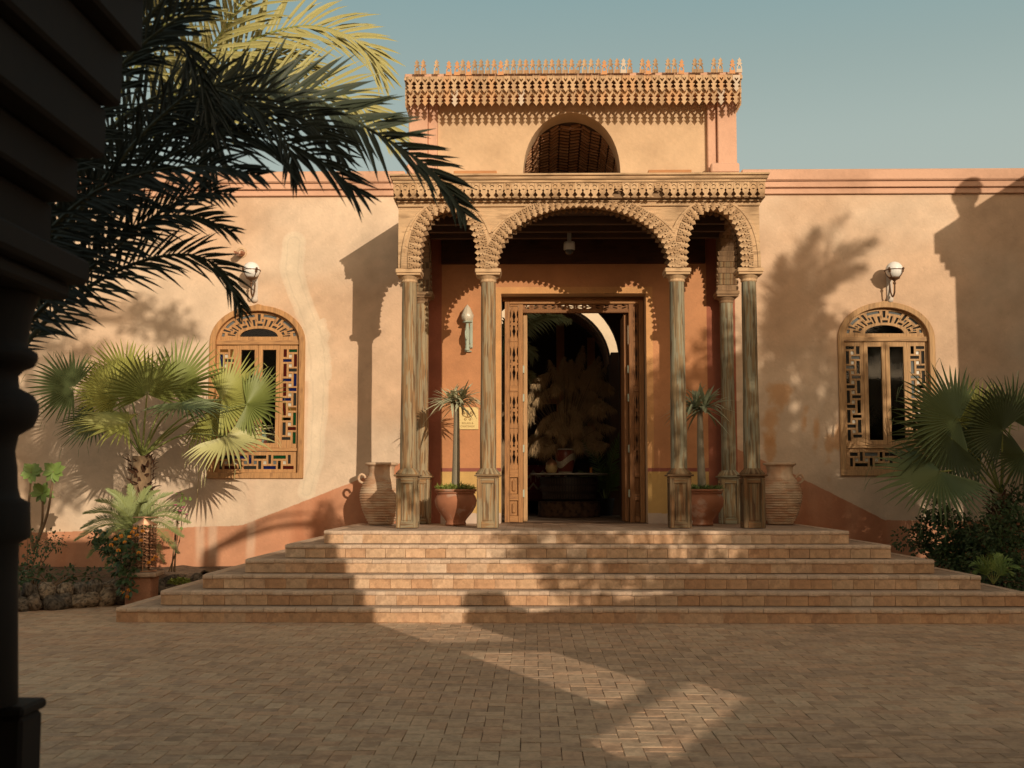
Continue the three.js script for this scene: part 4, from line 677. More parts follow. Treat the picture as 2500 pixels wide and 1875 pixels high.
// ---------------------------------------------------------------- clay jars and pots
function amphora(x, z, label, flip) {
  const a = thing('ribbed_jar', label, 'jar', [x, YL, z], flip, 'tall ribbed clay jars');
  const pr = [[0, .004], [.175, .004], [.18, .012]], rad = (t) => t < .62 ? lerp(.182, .318, Math.pow(Math.sin(Math.PI / 2 * t / .62), .9)) : lerp(.318, .196, Math.pow((t - .62) / .38, 1.7));
  for (let i = 0; i <= 170; i++) { const t = i / 170; pr.push([rad(t) + (t < .93 && t > .03 ? .006 * Math.sin(t * TAU * 19) : 0), .015 + t * .70]); }
  pr.push([.190, .745], [.186, .79], [.192, .83], [.205, .862], [.236, .868], [.243, .885], [.236, .905], [.205, .908], [.18, .88], [.165, .80], [.16, .5]);
  part('jar_body', lathe(pr, 56), M.jar, a);
  for (const s of [-1, 1]) part('handle', tube([V(s * .252, .60, 0), V(s * .315, .63, 0), V(s * .335, .685, 0), V(s * .30, .735, 0), V(s * .25, .715, 0), V(s * .235, .68, 0)], .019, 24, 8), M.jar, a);
}
amphora(-2.86, .78, 'tall ribbed clay jar with loop handle at the left end of the porch', .1);
amphora(3.02, .62, 'tall ribbed clay jar behind the right-hand corner column', -.25);
function bigPot(x, z, s, label) {
  const p = thing('clay_pot', label, 'plant pot', [x, YL, z], s, 'clay pots with caudex palms');
  part('pot_body', lathe([[0, .004], [.145, .004], [.15, .03], [.14, .06], [.165, .10], [.24, .19], [.29, .28], [.302, .36], [.28, .42], [.255, .455], [.262, .475], [.295, .485], [.30, .505], [.292, .52], [.262, .52], [.25, .49], [.24, .45], [0, .44]], 48), M.clay, p);
  part('rim_band', new THREE.TorusGeometry(.272, .012, 8, 48).rotateX(Math.PI / 2).translate(0, .465, 0), M.clay, p); return p;
}
bigPot(-1.735, 1.22, 1, 'sunlit round-bellied clay pot between the two left front columns'); bigPot(1.79, 1.22, 2.2, 'dark glazed-looking clay pot behind the column right of the doorway');
// ---------------------------------------------------------------- copper lantern on its pedestal, stone edging
{
  const Q = [-5.64, 3.0], pd = thing('lantern_pedestal', 'low terracotta pedestal with a pale slab in the left planting bed', 'pedestal', [Q[0], 0, Q[1]], .05);
  part('block', moved(cbox(.33, .40, .36, .012, .006), 0, .17, 0), std({ color: rgb(.42, .2, .11), map: T.brick }), pd); part('slab', moved(cbox(.46, .055, .46, .012, .006), 0, .40, 0), std({ color: rgb(.52, .37, .26), map: T.brick }), pd);
  const ln = thing('copper_lantern', 'pierced copper cylinder lantern standing in the left planting bed', 'lantern', [Q[0] + .02, .43, Q[1]], .2);
  const W = TAU * .152, H = .69, nx = 20, ny = 15, cw = W / nx, s = poly(rect(0, 0, W, H)), y0 = .05, chh = .555 / ny;
  for (let i = 0; i < nx; i++) for (let j = 0; j < ny; j++) {
    const x = (i + .5) * cw, y = y0 + (j + .5) * chh, a = cw * .36, b = chh * .36, fx = i & 1 ? -1 : 1, fy = j & 1 ? -1 : 1; // L-shaped piercings, four to a cross
    const pt = [[-a, -b], [a, -b], [a, b * .1], [a * .1, b * .1], [a * .1, b], [-a, b]].map(([p, q]) => [x + p * fx, y + q * fy]); hole(s, fx * fy < 0 ? pt.reverse() : pt);
  }
  const g = new THREE.ExtrudeGeometry(s, { depth: .004, bevelEnabled: false }), p = g.attributes.position; for (let i = 0; i < p.count; i++) { const a = p.getX(i) / .152, r = .150 + p.getZ(i); p.setXYZ(i, r * Math.sin(a), p.getY(i), r * Math.cos(a)); } g.computeVertexNormals(); part('pierced_sleeve', boxUV(g), M.copper, ln);
  part('rim', [new THREE.TorusGeometry(.153, .006, 6, 40).rotateX(Math.PI / 2).translate(0, .69, 0), new THREE.TorusGeometry(.153, .008, 6, 40).rotateX(Math.PI / 2).translate(0, .01, 0)], M.copper, ln);
  part('candle', lathe([[0, 0], [.05, 0], [.05, .22], [0, .22]], 20), std({ color: rgb(.5, .42, .3) }), ln);
}
function rock(r, sd) { const g = new THREE.IcosahedronGeometry(1, 2), p = g.attributes.position, q = V(); for (let i = 0; i < p.count; i++) { q.fromBufferAttribute(p, i).normalize(); const n = .55 + .85 * fbm(q.x * 1.5 + sd * 3.1 + 9, q.y * 1.5 + q.z * 1.9 + sd + 9, 900 + sd, 3); p.setXYZ(i, q.x * r * n * 1.2, q.y * r * n, q.z * r * n); } g.computeVertexNormals(); const u = g.attributes.uv; return g; }
{
  SEED = 77; const geos = [0, 1, 2, 3, 4, 5].map((k) => rock(.1, k)), mats = [[.62, .62, .6], [.85, .8, .74], [.42, .42, .41], [1.05, .98, .86]].map((c) => std({ color: rgb(...c), map: T.stone, bumpMap: T.brickBump, bumpScale: .01 }));
  const bd = thing('stone_edging', 'row of rough grey-brown fieldstones edging the left planting bed', 'edging');
  for (const row of [0, 1]) for (let x = -8.6; x < -4.75;) {
    const st = rr(.15, .23); x += st * (x < -5.9 ? .75 : .62); const z = borderZ(x) - .04 + (row ? -.07 : 0), m = part('stone', pick(geos), pick(mats), bd), k = rr(1.0, 1.45) * (row ? .85 : 1);
    m.position.set(x, (row ? .215 : .085) + rr(-.015, .015), z); m.rotation.set(rr(0, 6), rr(0, 6), rr(0, 6)); m.scale.setScalar(k);
  }
  const br = thing('stone_edging', 'few tan stones at the edge of the right planting bed by the lowest steps', 'edging');
  for (let x = 5.1; x < 8.5; x += rr(.11, .17)) { const m = part('stone', pick(geos), mats[1 + (x * 7 | 0) % 3], br); m.position.set(x, .05, 3.72 + rr(-.05, .05)); m.rotation.set(rr(0, 6), rr(0, 6), 0); m.scale.setScalar(rr(.6, 1)); }
  const dp = thing('clay_drain', 'half-buried pale clay drain pipe lying by the foot of the steps on the left', 'pipe', [-5.02, .23, 1.6], -.62);
  const sh = new THREE.Shape(); sh.absarc(0, 0, .135, 0, TAU, false); const hl = new THREE.Path(); hl.absarc(0, .0, .115, 0, TAU, true); sh.holes.push(hl); const g = new THREE.ExtrudeGeometry(sh, { depth: .75, bevelEnabled: false, curveSegments: 20 }); g.translate(0, 0, -.5); part('pipe', boxUV(g), std({ color: rgb(.62, .50, .37), map: T.stone }), dp); part('rubble', [0, 1, 2].map((k) => moved(rock(.075, 9 + k), -.05 + k * .055, -.06, .2 - k * .02)), M.stone, dp);
}
// cushions behind the left window
{
  const dots = (a, b) => colorTex(128, 128, (u, v) => { const x = (u * 12) % 1, y = (v * 12 + (Math.floor(u * 12) & 1 ? .5 : 0)) % 1; return Math.hypot(x - .5, y - .5) < .27 ? b : a; });
  const mk = (x, z, r, m, lb) => { const c = thing('cushion', lb, 'cushion', [x, 1.98, z]); const g = new THREE.SphereGeometry(1, 28, 18); g.scale(.36, .46, .14); part('cover', g, m, c).rotation.z = r; part('piping', new THREE.TorusGeometry(1, .012, 6, 40).scale(.36, .46, .36), m, c); };
  mk(-4.72, -.75, -.1, std({ map: dots([.78, .68, .58], [.55, .16, .13]) }), 'pink dotted cushion seen through the left window, right-hand pane'); mk(-5.08, -.78, .12, std({ map: dots([.66, .70, .62], [.2, .36, .33]) }), 'green dotted cushion seen through the left window, left-hand pane');
}
// ---------------------------------------------------------------- plants
class Leaves {
  constructor() { this.p = []; }
  tri(a, b, c) { this.p.push(a.x, a.y, a.z, b.x, b.y, b.z, c.x, c.y, c.z); }
  quad(a, b, c, d) { this.tri(a, b, c); this.tri(a, c, d); }
  geo() { const g = new THREE.BufferGeometry(); g.setAttribute('position', new THREE.Float32BufferAttribute(this.p, 3)); g.computeVertexNormals(); return boxUV(g); }
  // folded blade: base, direction, length, half width, normal, droop, fold
  blade(o, dir, len, hw, nrm, droop = 0, fold = .45, prof = [.4, 1, .9, .6, 0], twist = 0) {
    const d = dir.clone().normalize(), s = V().crossVectors(d, nrm).normalize(), n = V().crossVectors(s, d).normalize(); let L, C, R;
    for (let i = 0; i < prof.length; i++) {
      const t = i / (prof.length - 1), w = hw * prof[i], c = o.clone().addScaledVector(d, len * t); c.y -= droop * len * t * t; if (twist) c.addScaledVector(n, twist * len * t * t);
      const l = c.clone().addScaledVector(s, w).addScaledVector(n, w * fold), r = c.clone().addScaledVector(s, -w).addScaledVector(n, w * fold);
      if (i) { this.quad(L, l, c, C); this.quad(C, c, r, R); } [L, C, R] = [l, c, r];
    }
  }
  oval(o, dir, len, hw, nrm, droop = .1) { this.blade(o, dir, len, hw, nrm, droop, .18, [.1, .75, 1, .8, 0]); }
}
// pinnate frond along points; leaflets spread in the plane of the normal
function frond(parent, pts, nrm, { n = 46, len = .3, hw = .012, ang = .75, droop = .12, mat = M.date, r0 = .012, start = .12, lift = .25, jit = .12, both = 1 } = {}) {
  const f = grp('frond', parent), c = new THREE.CatmullRomCurve3(pts), L = new Leaves(), q = V(), t = V();
  for (let i = 0; i < n; i++) {
    const u = start + (1 - start) * (i + .5) / n; c.getPointAt(Math.min(.999, u), q); c.getTangentAt(Math.min(.999, u), t);
    const side = V().crossVectors(t, nrm).normalize(), up = V().crossVectors(side, t).normalize(), k = Math.pow(Math.sin(Math.PI * clamp(.16 + .80 * u)), .55);
    for (const s of both ? [-1, 1] : [1]) {
      const a = lerp(1.15, .35, u) * (ang / .75) + rr(-jit, jit), d = t.clone().multiplyScalar(Math.cos(a)).addScaledVector(side, s * Math.sin(a)).addScaledVector(up, lift + rr(-.14, .14));
      L.blade(q, d, len * k * rr(.86, 1.1), hw * rr(.8, 1.15), up, droop * rr(.4, 1.5), .5);
    }
  }
  part('rachis', limb(pts, r0, r0 * .25, 26, 6), mat === M.date || mat === M.dateMid ? M.rachis : M.petiole, f); part('leaflets', L.geo(), mat, f); return f;  // shaded fronds take a darker rachis, shade put into its colour
}
function fanLeaf(parent, crown, hub, tip, nrm, { mat = M.fan, nSeg = 32, span = 1.95, droop = .16, cup = .10, pr = .016 } = {}) {
  const f = grp('leaf', parent), A = tip.clone().sub(hub), R = A.length(); A.normalize(); const N = nrm.clone().addScaledVector(A, -nrm.dot(A)).normalize(), B = V().crossVectors(N, A), L = new Leaves();
  const dphi = 2 * span / nSeg;
  for (let i = 0; i < nSeg; i++) {
    const ph = -span + (i + .5) * dphi, rl = R * (1 - .22 * Math.pow(Math.abs(ph) / span, 2)) * rr(.93, 1.04), dr = droop * rr(.5, 1.7), bend = rr(-.03, .03), split = rr(.42, .56);
    let pl, pc, prr; const NT = 7;
    for (let k = 0; k <= NT; k++) {
      const t = k / NT, r = Math.max(.015, t) * rl, w0 = Math.tan(dphi / 2) * Math.min(t, split) * R * 1.06, w = t <= split ? w0 : w0 * Math.pow(Math.max(0, 1 - (t - split) / (1 - split)), .85), an = ph + bend * Math.max(0, t - split) * 3;
      const c = hub.clone().addScaledVector(A, Math.cos(an) * r).addScaledVector(B, Math.sin(an) * r).addScaledVector(N, cup * R * t * t - .05 * R * Math.abs(ph) * t); c.y -= dr * rl * Math.pow(Math.max(0, t - .45), 2) * 1.6;
      const s = A.clone().multiplyScalar(-Math.sin(an)).addScaledVector(B, Math.cos(an)), fold = t < .05 ? 0 : w * 1.25;
      const l = c.clone().addScaledVector(s, w), rt = c.clone().addScaledVector(s, -w); c.addScaledVector(N, -fold);
      if (k) { L.quad(pl, l, c, pc); L.quad(pc, c, rt, prr); } [pl, pc, prr] = [l, c, rt];
    }
    if (rnd() < .3) { const e = prr.clone(); L.blade(e, V(rr(-.4, .4), -.7, rr(-.3, .3)).addScaledVector(A, Math.cos(ph) * .5).addScaledVector(B, Math.sin(ph) * .5), R * rr(.08, .2), .0025, N, .4, .2, [1, 1, 1, .3]); }
  }
  part('blade', L.geo(), mat, f);
  const mid = crown.clone().lerp(hub, .5); mid.y += crown.distanceTo(hub) * .10; part('petiole', limb([crown, mid, hub.clone().addScaledVector(A, .02)], pr, pr * .6, 12, 6), M.petiole, f); return f;
}
function fanTrunk(parent, base, top, r, sd) {
  const t = grp('trunk', parent); part('stem', limb([base, base.clone().lerp(top, .5), top], r, r * .8, 10, 14), M.bark, t);
  const L = new Leaves(), H = base.distanceTo(top); SEED = sd;
  for (let i = 0; i < 260; i++) { const u = rnd(), a = rr(0, TAU), p = base.clone().lerp(top, u), o = V(Math.cos(a), 0, Math.sin(a)), rad = r * lerp(1, .85, u) * (1 + .35 * u); p.addScaledVector(o, rad * .82); L.blade(p, o.clone().multiplyScalar(rr(.25, .7)).add(V(rr(-.4, .4), rr(.3, 1), rr(-.4, .4))), rr(.07, .17), rr(.012, .03), o, rr(-.1, .5), .4, [1, .9, .7, .25], rr(-.2, .5)); }
  part('leaf_bases', L.geo(), std({ color: rgb(.30, .175, .085), side: THREE.DoubleSide, map: T.bark }), t).userData.kind = 'stuff';
}
{ // left fan palm
  SEED = 404; const p = thing('fan_palm', 'sunlit yellow-green fan palm in the left bed, its shadow thrown on the wall', 'fan palm', [0, 0, 0], 0), crown = at(307, 985, 1.6);
  const LV = [[318, 852, 2.15, 318, 742, 2.05, 0, .25, 1, 'b', 2.0], [372, 842, 1.45, 450, 728, 1.3, -.35, .2, 1], [478, 864, 1.75, 592, 812, 1.95, 0, .45, 1], [533, 873, 2.05, 626, 858, 2.35, .1, .4, 1], [488, 942, 2.3, 562, 984, 2.7, -.05, .85, .6], [275, 913, 2.3, 140, 902, 2.5, 0, .9, .42], [392, 868, 2.45, 470, 898, 2.8, 0, .95, .25, 'b'], [158, 838, 1.5, 52, 806, 1.7, .25, .3, 1, 'b'], [232, 848, 1.2, 178, 778, 1.1, .3, .3, 1], [270, 820, .9, 222, 732, .8, .3, .2, 1], [440, 900, 1.0, 530, 940, 1.1, 0, .6, .8], [205, 900, 1.2, 130, 960, 1.4, 0, .7, .6, 'b'], [255, 860, 1.9, 190, 800, 1.9, .2, .5, .8]];
  LV.forEach(([x, y, z, tx, ty, tz, nx, ny, nz, k, sp]) => fanLeaf(p, crown, at(x, y, z), at(tx, ty, tz), V(nx, ny, nz), { mat: k === 'b' ? (sp ? M.fanShaded : M.fanBlue) : pick([M.fan, M.fan, M.fanPale, M.fanMid]), span: sp || rr(1.75, 2.05), droop: ny > .7 ? .3 : .14 }));
  fanTrunk(p, V(crown.x - .02, .15, 1.6), crown, .165, 11);
}
{ // right fan palm
  SEED = 505; const p = thing('fan_palm', 'dark green fan palm in the shaded right bed, overlapping the right window', 'fan palm'), crown = at(2162, 1066, 2.0);
  [[2073, 907, 2.5, 1922, 868, 2.6, .1, .3, 1, 'fanBlue'], [2056, 946, 2.6, 1922, 1000, 2.8, .1, .35, 1, 'fanDark'], [2168, 930, 2.4, 2070, 872, 2.5, .3, -.25, 1, 'fanDark'], [2186, 907, 2.0, 2196, 795, 1.9, -.2, .1, 1, 'fanDark'], [2031, 1017, 2.9, 1935, 1100, 3.3, -.1, .75, .75, 'fanBlue'], [2111, 910, 1.6, 2108, 812, 1.5, 0, .1, 1, 'fan'], [2216, 983, 2.2, 2160, 1046, 2.5, .2, .5, 1, 'fanDark'], [2120, 960, 1.5, 2000, 905, 1.3, 0, .3, 1, 'fanBlue'], [2250, 930, 2, 2330, 870, 2, 0, .3, 1, 'fanBlue']].forEach(([x, y, z, tx, ty, tz, nx, ny, nz, m]) => fanLeaf(p, crown, at(x, y, z), at(tx, ty, tz), V(nx, ny, nz), { mat: M[m], droop: .16, nSeg: 38, span: 1.95 }));  // shade put into the dark leaf colours; the one lit leaf is yellower
  fanTrunk(p, V(crown.x + .02, .1, 2.0), crown, .15, 12);
}
{ // cycad
  SEED = 606; const p = thing('cycad', 'rosette of stiff feathery cycad fronds in front of the left fan palm', 'cycad'), c0 = at(290, 1140, 2.35);
  const tips = [[232, 1058, 2.2], [208, 1082, 2.5], [182, 1110, 2.4], [163, 1168, 2.7], [190, 1205, 3.0], [228, 1228, 3.1], [280, 1048, 2.0], [325, 1052, 2.0], [372, 1066, 2.1], [398, 1092, 2.4], [410, 1130, 2.5], [396, 1160, 2.7], [386, 1196, 2.9], [355, 1215, 3.1], [250, 1078, 2.0], [176, 1142, 2.2], [345, 1060, 1.7], [405, 1112, 2.0], [260, 1190, 3.2], [318, 1085, 2.9], [205, 1180, 2.2], [300, 1200, 3.25]];
  tips.forEach(([x, y, z]) => { const e = at(x, y, z), m = c0.clone().lerp(e, .55); m.y += .05 + .10 * c0.distanceTo(e); const o = c0.clone().add(V(rr(-.05, .05), 0, rr(-.05, .05))); frond(p, [o, o.clone().lerp(m, .55).add(V(0, .03, 0)), m, e], V(0, .7, .7), { n: 44, len: .125, hw: .0065, ang: .8, droop: .02, mat: M.cycad, r0: .011, start: .10, lift: .35, jit: .05 }); });
  part('trunk', lathe([[.16, -.45], [.17, -.25], [.13, -.05], [.06, .02], [0, .03]], 20), M.bark, p).position.copy(c0);
}
// date palm whose crown hangs in from the left, in front of the courtyard
{
  SEED = 707; const p = thing('date_palm', 'big date palm whose dark feathery fronds arch in from the upper left', 'date palm');
  const F = (pts, z0, z1, o = {}) => frond(p, pts.map(([x, y], i) => at(x, y, lerp(z0, z1, i / (pts.length - 1)))), o.n3 ? V(...o.n3) : V(.15, .25, 1), o);
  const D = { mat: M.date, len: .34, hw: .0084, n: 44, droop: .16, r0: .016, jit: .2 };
  // fronds in shade, the shade also put into their dark leaf colour
  F([[20, 800], [62, 735], [150, 648], [300, 566], [420, 552], [486, 590], [524, 672]], 12.6, 12.2, { ...D, len: .26, n: 54, hw: .008, mat: M.dateMid });
  F([[-40, 720], [110, 560], [264, 398], [380, 330], [480, 292], [590, 300], [690, 345], [768, 412]], 12.9, 12.6, { ...D, len: .42, n: 52, hw: .0102, droop: .25 });
  F([[-20, 700], [90, 520], [190, 425], [320, 372], [460, 360], [560, 380]], 13.1, 13.3, { ...D, len: .33 });
  F([[0, 650], [100, 430], [180, 270], [262, 110], [325, 70], [392, 88], [430, 150], [452, 230]], 13.3, 13.1, { ...D, len: .30, n: 44, droop: .3 });
  F([[30, 500], [200, 220], [310, 95], [400, 30], [500, -30]], 13.4, 13.4, { ...D, len: .30 });
  F([[60, 600], [230, 380], [350, 250], [440, 190], [455, 300], [450, 400]], 13.1, 12.9, { ...D, len: .28, droop: .4, n: 40 });
  F([[0, 760], [120, 640], [220, 560], [330, 470], [420, 420], [500, 420]], 12.7, 13.0, { ...D, len: .28, n: 44 });
  F([[-30, 820], [60, 640], [130, 520], [220, 440], [290, 410]], 12.4, 12.4, { ...D, len: .30 });
  F([[60, 560], [200, 330], [300, 230], [420, 190], [520, 215], [610, 290], [640, 380]], 12.8, 12.7, { ...D, len: .34, n: 46 });
  F([[100, 420], [260, 260], [420, 200], [560, 190], [680, 215], [760, 260]], 12.2, 11.6, { ...D, len: .34, mat: M.dateMid });
  F([[20, 640], [140, 470], [260, 350], [370, 290], [450, 270], [530, 290]], 12.9, 12.7, { ...D, len: .36 });
  F([[40, 700], [130, 600], [250, 510], [350, 470], [430, 470], [500, 500]], 12.5, 12.3, { ...D, len: .26, mat: M.dateMid });
  F([[200, 200], [300, 60], [380, -20], [470, -70]], 13.3, 13.3, { ...D, len: .32 });
  F([[260, 330], [400, 240], [520, 220], [620, 240], [700, 290], [740, 340]], 12.7, 12.4, { ...D, len: .34 });
  // the long frond that crosses in front of the raised block
  F([[330, 250], [520, 200], [650, 205], [740, 245], [816, 290], [866, 320], [912, 352], [962, 402], [1004, 462]], 12.4, 12.1, { ...D, len: .34, hw: .0125, n: 50, mat: M.dateMid, droop: .1 });
  // sunlit fronds higher up, sunlight also put into their pale leaf colour
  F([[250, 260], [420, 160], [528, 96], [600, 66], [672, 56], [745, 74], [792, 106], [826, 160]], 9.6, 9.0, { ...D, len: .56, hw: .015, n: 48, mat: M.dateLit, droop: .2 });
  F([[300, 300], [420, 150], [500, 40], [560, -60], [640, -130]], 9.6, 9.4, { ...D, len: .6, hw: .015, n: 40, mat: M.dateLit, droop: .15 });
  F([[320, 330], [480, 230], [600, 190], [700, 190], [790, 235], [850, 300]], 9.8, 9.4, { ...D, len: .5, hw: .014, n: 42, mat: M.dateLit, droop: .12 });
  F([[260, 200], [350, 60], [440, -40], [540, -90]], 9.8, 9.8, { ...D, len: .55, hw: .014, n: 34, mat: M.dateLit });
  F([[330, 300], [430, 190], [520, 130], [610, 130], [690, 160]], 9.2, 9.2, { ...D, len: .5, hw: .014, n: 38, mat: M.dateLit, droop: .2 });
  const b = at(-120, 760, 12.6), tr = [V(b.x - .25, -.1, 12.4), V(b.x - .2, 1, 12.5), b.clone()];
  part('trunk', limb(tr, .24, .2, 12, 14), M.bark, p);
}
// caudex palms in the two pots
function pachy(x, z, y0, y1, lean, nl, len, mat, label, sd, left) {
  SEED = sd; const p = thing('spiny_caudex_palm', label, 'potted palm', [x, 0, z], 0, 'caudex palms in the porch pots'), c = new THREE.CatmullRomCurve3([V(0, y0, 0), V(lean * .8, lerp(y0, y1, .45), 0), V(lean, y1, 0)]);
  const tm = std({ color: rgb(.27, .225, .15), map: T.var });
  part('trunk', limb(c.points, .062, .036, 20, 14), tm, p);
  const sp = []; const cone = new THREE.ConeGeometry(.006, .028, 4); for (let i = 0; i < 620; i++) { const t = i / 620, a = i * 2.39996, q = c.getPointAt(t), r = lerp(.062, .036, t), o = V(Math.cos(a), .25, Math.sin(a)).normalize(); const g = cone.clone(); g.applyQuaternion(new THREE.Quaternion().setFromUnitVectors(V(0, 1, 0), o)); g.translate(q.x + o.x * r, q.y, q.z + o.z * r); sp.push(g); }
  part('spines', sp, tm, p).userData.kind = 'stuff';
  const top = c.getPointAt(1), heads = [V(-.07, .10, .02), V(.07, .11, 0)];
  part('branches', heads.map((h) => limb([top.clone(), top.clone().addScaledVector(h, .6).add(V(0, .01, 0)), top.clone().add(h)], .034, .026, 6, 10)), tm, p);
  heads.forEach((h, hi) => { const o = top.clone().add(h); for (let i = 0; i < nl / 2; i++) { const a = i * 2.39996 + rr(-.3, .3), e = Math.pow(rnd(), .8), el = lerp(1.25, -.35, e), d = V(Math.cos(a) * Math.cos(el) + (hi ? .12 : -.22) + left, Math.sin(el) + .12, Math.sin(a) * Math.cos(el)); const L = new Leaves(); L.blade(o.clone().add(V(0, rr(-.07, .02), 0)), d, len * rr(.75, 1.1), .021 * rr(.8, 1.2), V(0, 1, .2), rr(.15, .6), .25, [.35, .9, 1, .9, .6, 0]); part('leaf', L.geo(), mat, p); } });
}
pachy(-1.74, 1.22, 1.40, 2.66, .012, 120, .43, M.pachy, 'sunlit spiny-trunked caudex palm in the left pot, in front of the brass plaque', 31, -.05);
pachy(1.79, 1.22, 1.40, 2.56, -.02, 110, .54, M.pachyShaded, 'shaded spiny-trunked caudex palm in the right pot, half hidden by a column', 32, -.15);
function tuft(o, n, r, h, len, hw, mat, parent, name = 'foliage', sd = 1) { SEED = sd; const L = new Leaves(); for (let i = 0; i < n; i++) { const a = rr(0, TAU), q = Math.sqrt(rnd()) * r, p = V(o.x + Math.cos(a) * q, o.y + rnd() * h * (1 - .5 * q / r), o.z + Math.sin(a) * q); L.blade(p, V(Math.cos(a) + rr(-1, 1), rr(.1, 1.4), Math.sin(a) + rr(-1, 1)), len * rr(.6, 1.3), hw * rr(.7, 1.3), V(rr(-1, 1), 1, rr(-1, 1)), .2, .2, [.4, 1, .7, 0]); } const m = part(name, L.geo(), mat, parent); m.userData.kind = 'stuff'; return m; }
{ const a = thing('pot_fern', 'feathery green fern filling the left pot around the palm stem', 'fern'); tuft(V(-1.735, 1.44, 1.22), 900, .25, .10, .10, .006, M.fern, a, 'foliage', 41); part('stems', lathe([[.2, 1.40], [.2, 1.425], [0, 1.44]], 20).translate(-1.735, 0, 1.22), M.soil, a);
  const b = thing('pot_fern', 'dark feathery fern filling the right pot around the palm stem', 'fern'); tuft(V(1.79, 1.44, 1.22), 800, .25, .08, .10, .006, M.shrubLit, b, 'foliage', 42); part('stems', lathe([[.2, 1.40], [.2, 1.425], [0, 1.44]], 20).translate(1.79, 0, 1.22), M.soil, b); }
// leafy shrub: stems, foliage of single leaves gathered in clumps
function shrub(name, label, cat, clumps, { n = 60, len = .06, hw = .022, mat = M.shrub, base, sd = 1, r = .16 }) {
  SEED = sd; const s = thing(name, label, cat), L = new Leaves(), st = [];
  clumps.forEach((c) => { for (let i = 0; i < n; i++) { const d = V(rr(-1, 1), rr(-1, 1), rr(-1, 1)); if (d.length() > 1) { i--; continue; } const p = c.clone().addScaledVector(d, r); L.oval(p, d.clone().add(V(0, rr(-.6, .5), .2)), len * rr(.7, 1.3), hw * rr(.7, 1.2), V(rr(-.6, .6), 1, rr(-.2, 1)), .15); } st.push(limb([base.clone().add(V(rr(-.05, .05), 0, rr(-.05, .05))), base.clone().lerp(c, .5).add(V(rr(-.05, .05), .06, rr(-.05, .05))), c], .011, .004, 8, 5)); });
  part('foliage', L.geo(), mat, s).userData.kind = 'stuff'; part('stems', st, M.bark, s); return s;
}
{
  const l = shrub('lantana_bush', 'trailing lantana with orange flower heads spilling over the stone edging by the lantern', 'flowering shrub', [[222, 1168, 3.0], [250, 1175, 3.15], [272, 1165, 3.2], [240, 1195, 3.2], [262, 1205, 3.3], [284, 1195, 3.3], [255, 1225, 3.3], [272, 1245, 3.3], [276, 1268, 3.35], [285, 1225, 3.2], [230, 1182, 3.1], [205, 1160, 2.9]].map((q) => at(...q)), { n: 34, len: .065, hw: .026, mat: M.shrub, base: at(265, 1245, 3.0), sd: 51, r: .10 });
  SEED = 52; const fl = [[286, 1150], [296, 1158], [280, 1160], [306, 1168], [262, 1158], [250, 1165], [270, 1172], [330, 1210], [322, 1216], [275, 1290], [278, 1276], [240, 1178], [308, 1148], [292, 1142], [265, 1280], [336, 1204], [256, 1190], [300, 1195]];
  fl.forEach(([x, y]) => { const c = at(x, y, 3.36), g = []; for (let i = 0; i < 14; i++) { const d = V(rr(-1, 1), rr(-.3, 1), rr(-.2, 1)).normalize().multiplyScalar(.021); g.push(moved(new THREE.IcosahedronGeometry(.0095, 0), c.x + d.x, c.y + d.y, c.z + d.z)); } part('flower_head', g, M.flower, l); });
  const bg = shrub('bougainvillea', 'sparse bougainvillea sprig with pink bracts right of the cycad', 'climber', [[390, 1075, 2.3], [398, 1068, 2.3], [392, 1100, 2.3], [385, 1130, 2.4]].map((q) => at(...q)), { n: 9, len: .05, hw: .02, mat: M.plum, base: at(372, 1235, 2.5), sd: 53, r: .09 });
  [[395, 1097], [388, 1105], [402, 1112], [398, 1128], [378, 1092], [384, 1122]].forEach(([x, y]) => { const L = new Leaves(), c = at(x, y, 2.42); for (let i = 0; i < 3; i++) L.oval(c, V(Math.cos(i * 2.1), .5, Math.sin(i * 2.1)), .04, .018, V(0, 1, .5)); part('bract', L.geo(), M.flowerPink, bg); });
  single('garden_cane', tube([at(441, 945, 1.1), at(432, 1000, 1.0), at(424, 1100, .9)], .006, 8, 6), std({ color: rgb(.5, .38, .2) }), 'thin pale cane leaning against the wall below the left window', 'cane');
  const cl = thing('ground_plant', 'small bright green cushion plant beside the lantern pedestal', 'plant'); tuft(at(388, 1262, 2.75), 260, .13, .09, .05, .012, M.fern, cl, 'foliage', 54); part('stems', tube([at(384, 1272, 2.75), at(388, 1262, 2.75), at(392, 1258, 2.75)], .008, 6, 5), M.bark, cl);
  // plumeria with rosettes of broad leaves
  SEED = 55; const pl = thing('plumeria', 'plumeria with two rosettes of broad light green leaves at the far left wall', 'shrub'), B = at(72, 1190, 2.3);
  [[68, 1020, 2.5], [116, 1018, 2.6], [92, 1065, 2.4]].forEach(([x, y, z], k) => { const c = at(x, y, z); part('branch', limb([B, B.clone().lerp(c, .5).add(V(k ? .05 : -.05, -.05, 0)), c], .022, .013, 10, 8), M.bark, pl); for (let i = 0; i < 15; i++) { const a = i * 2.39996, el = rr(-.2, .75), L = new Leaves(); L.oval(c, V(Math.cos(a), Math.sin(a) * .8 + .2, el * .8), rr(.13, .19), rr(.035, .048), V(0, .4, 1), .12); part('leaf', L.geo(), M.plum, pl); } });
  shrub('garden_shrub', 'low dark fine-leaved shrub at the foot of the wall on the far left', 'shrub', [[60, 1165, 2.9], [88, 1180, 2.9], [112, 1165, 2.8], [78, 1205, 3.0], [50, 1200, 3.1], [40, 1240, 3.3], [125, 1172, 2.7]].map((q) => at(...q)), { n: 60, len: .04, hw: .013, mat: M.shrub, base: at(70, 1290, 2.9), sd: 56, r: .15 });
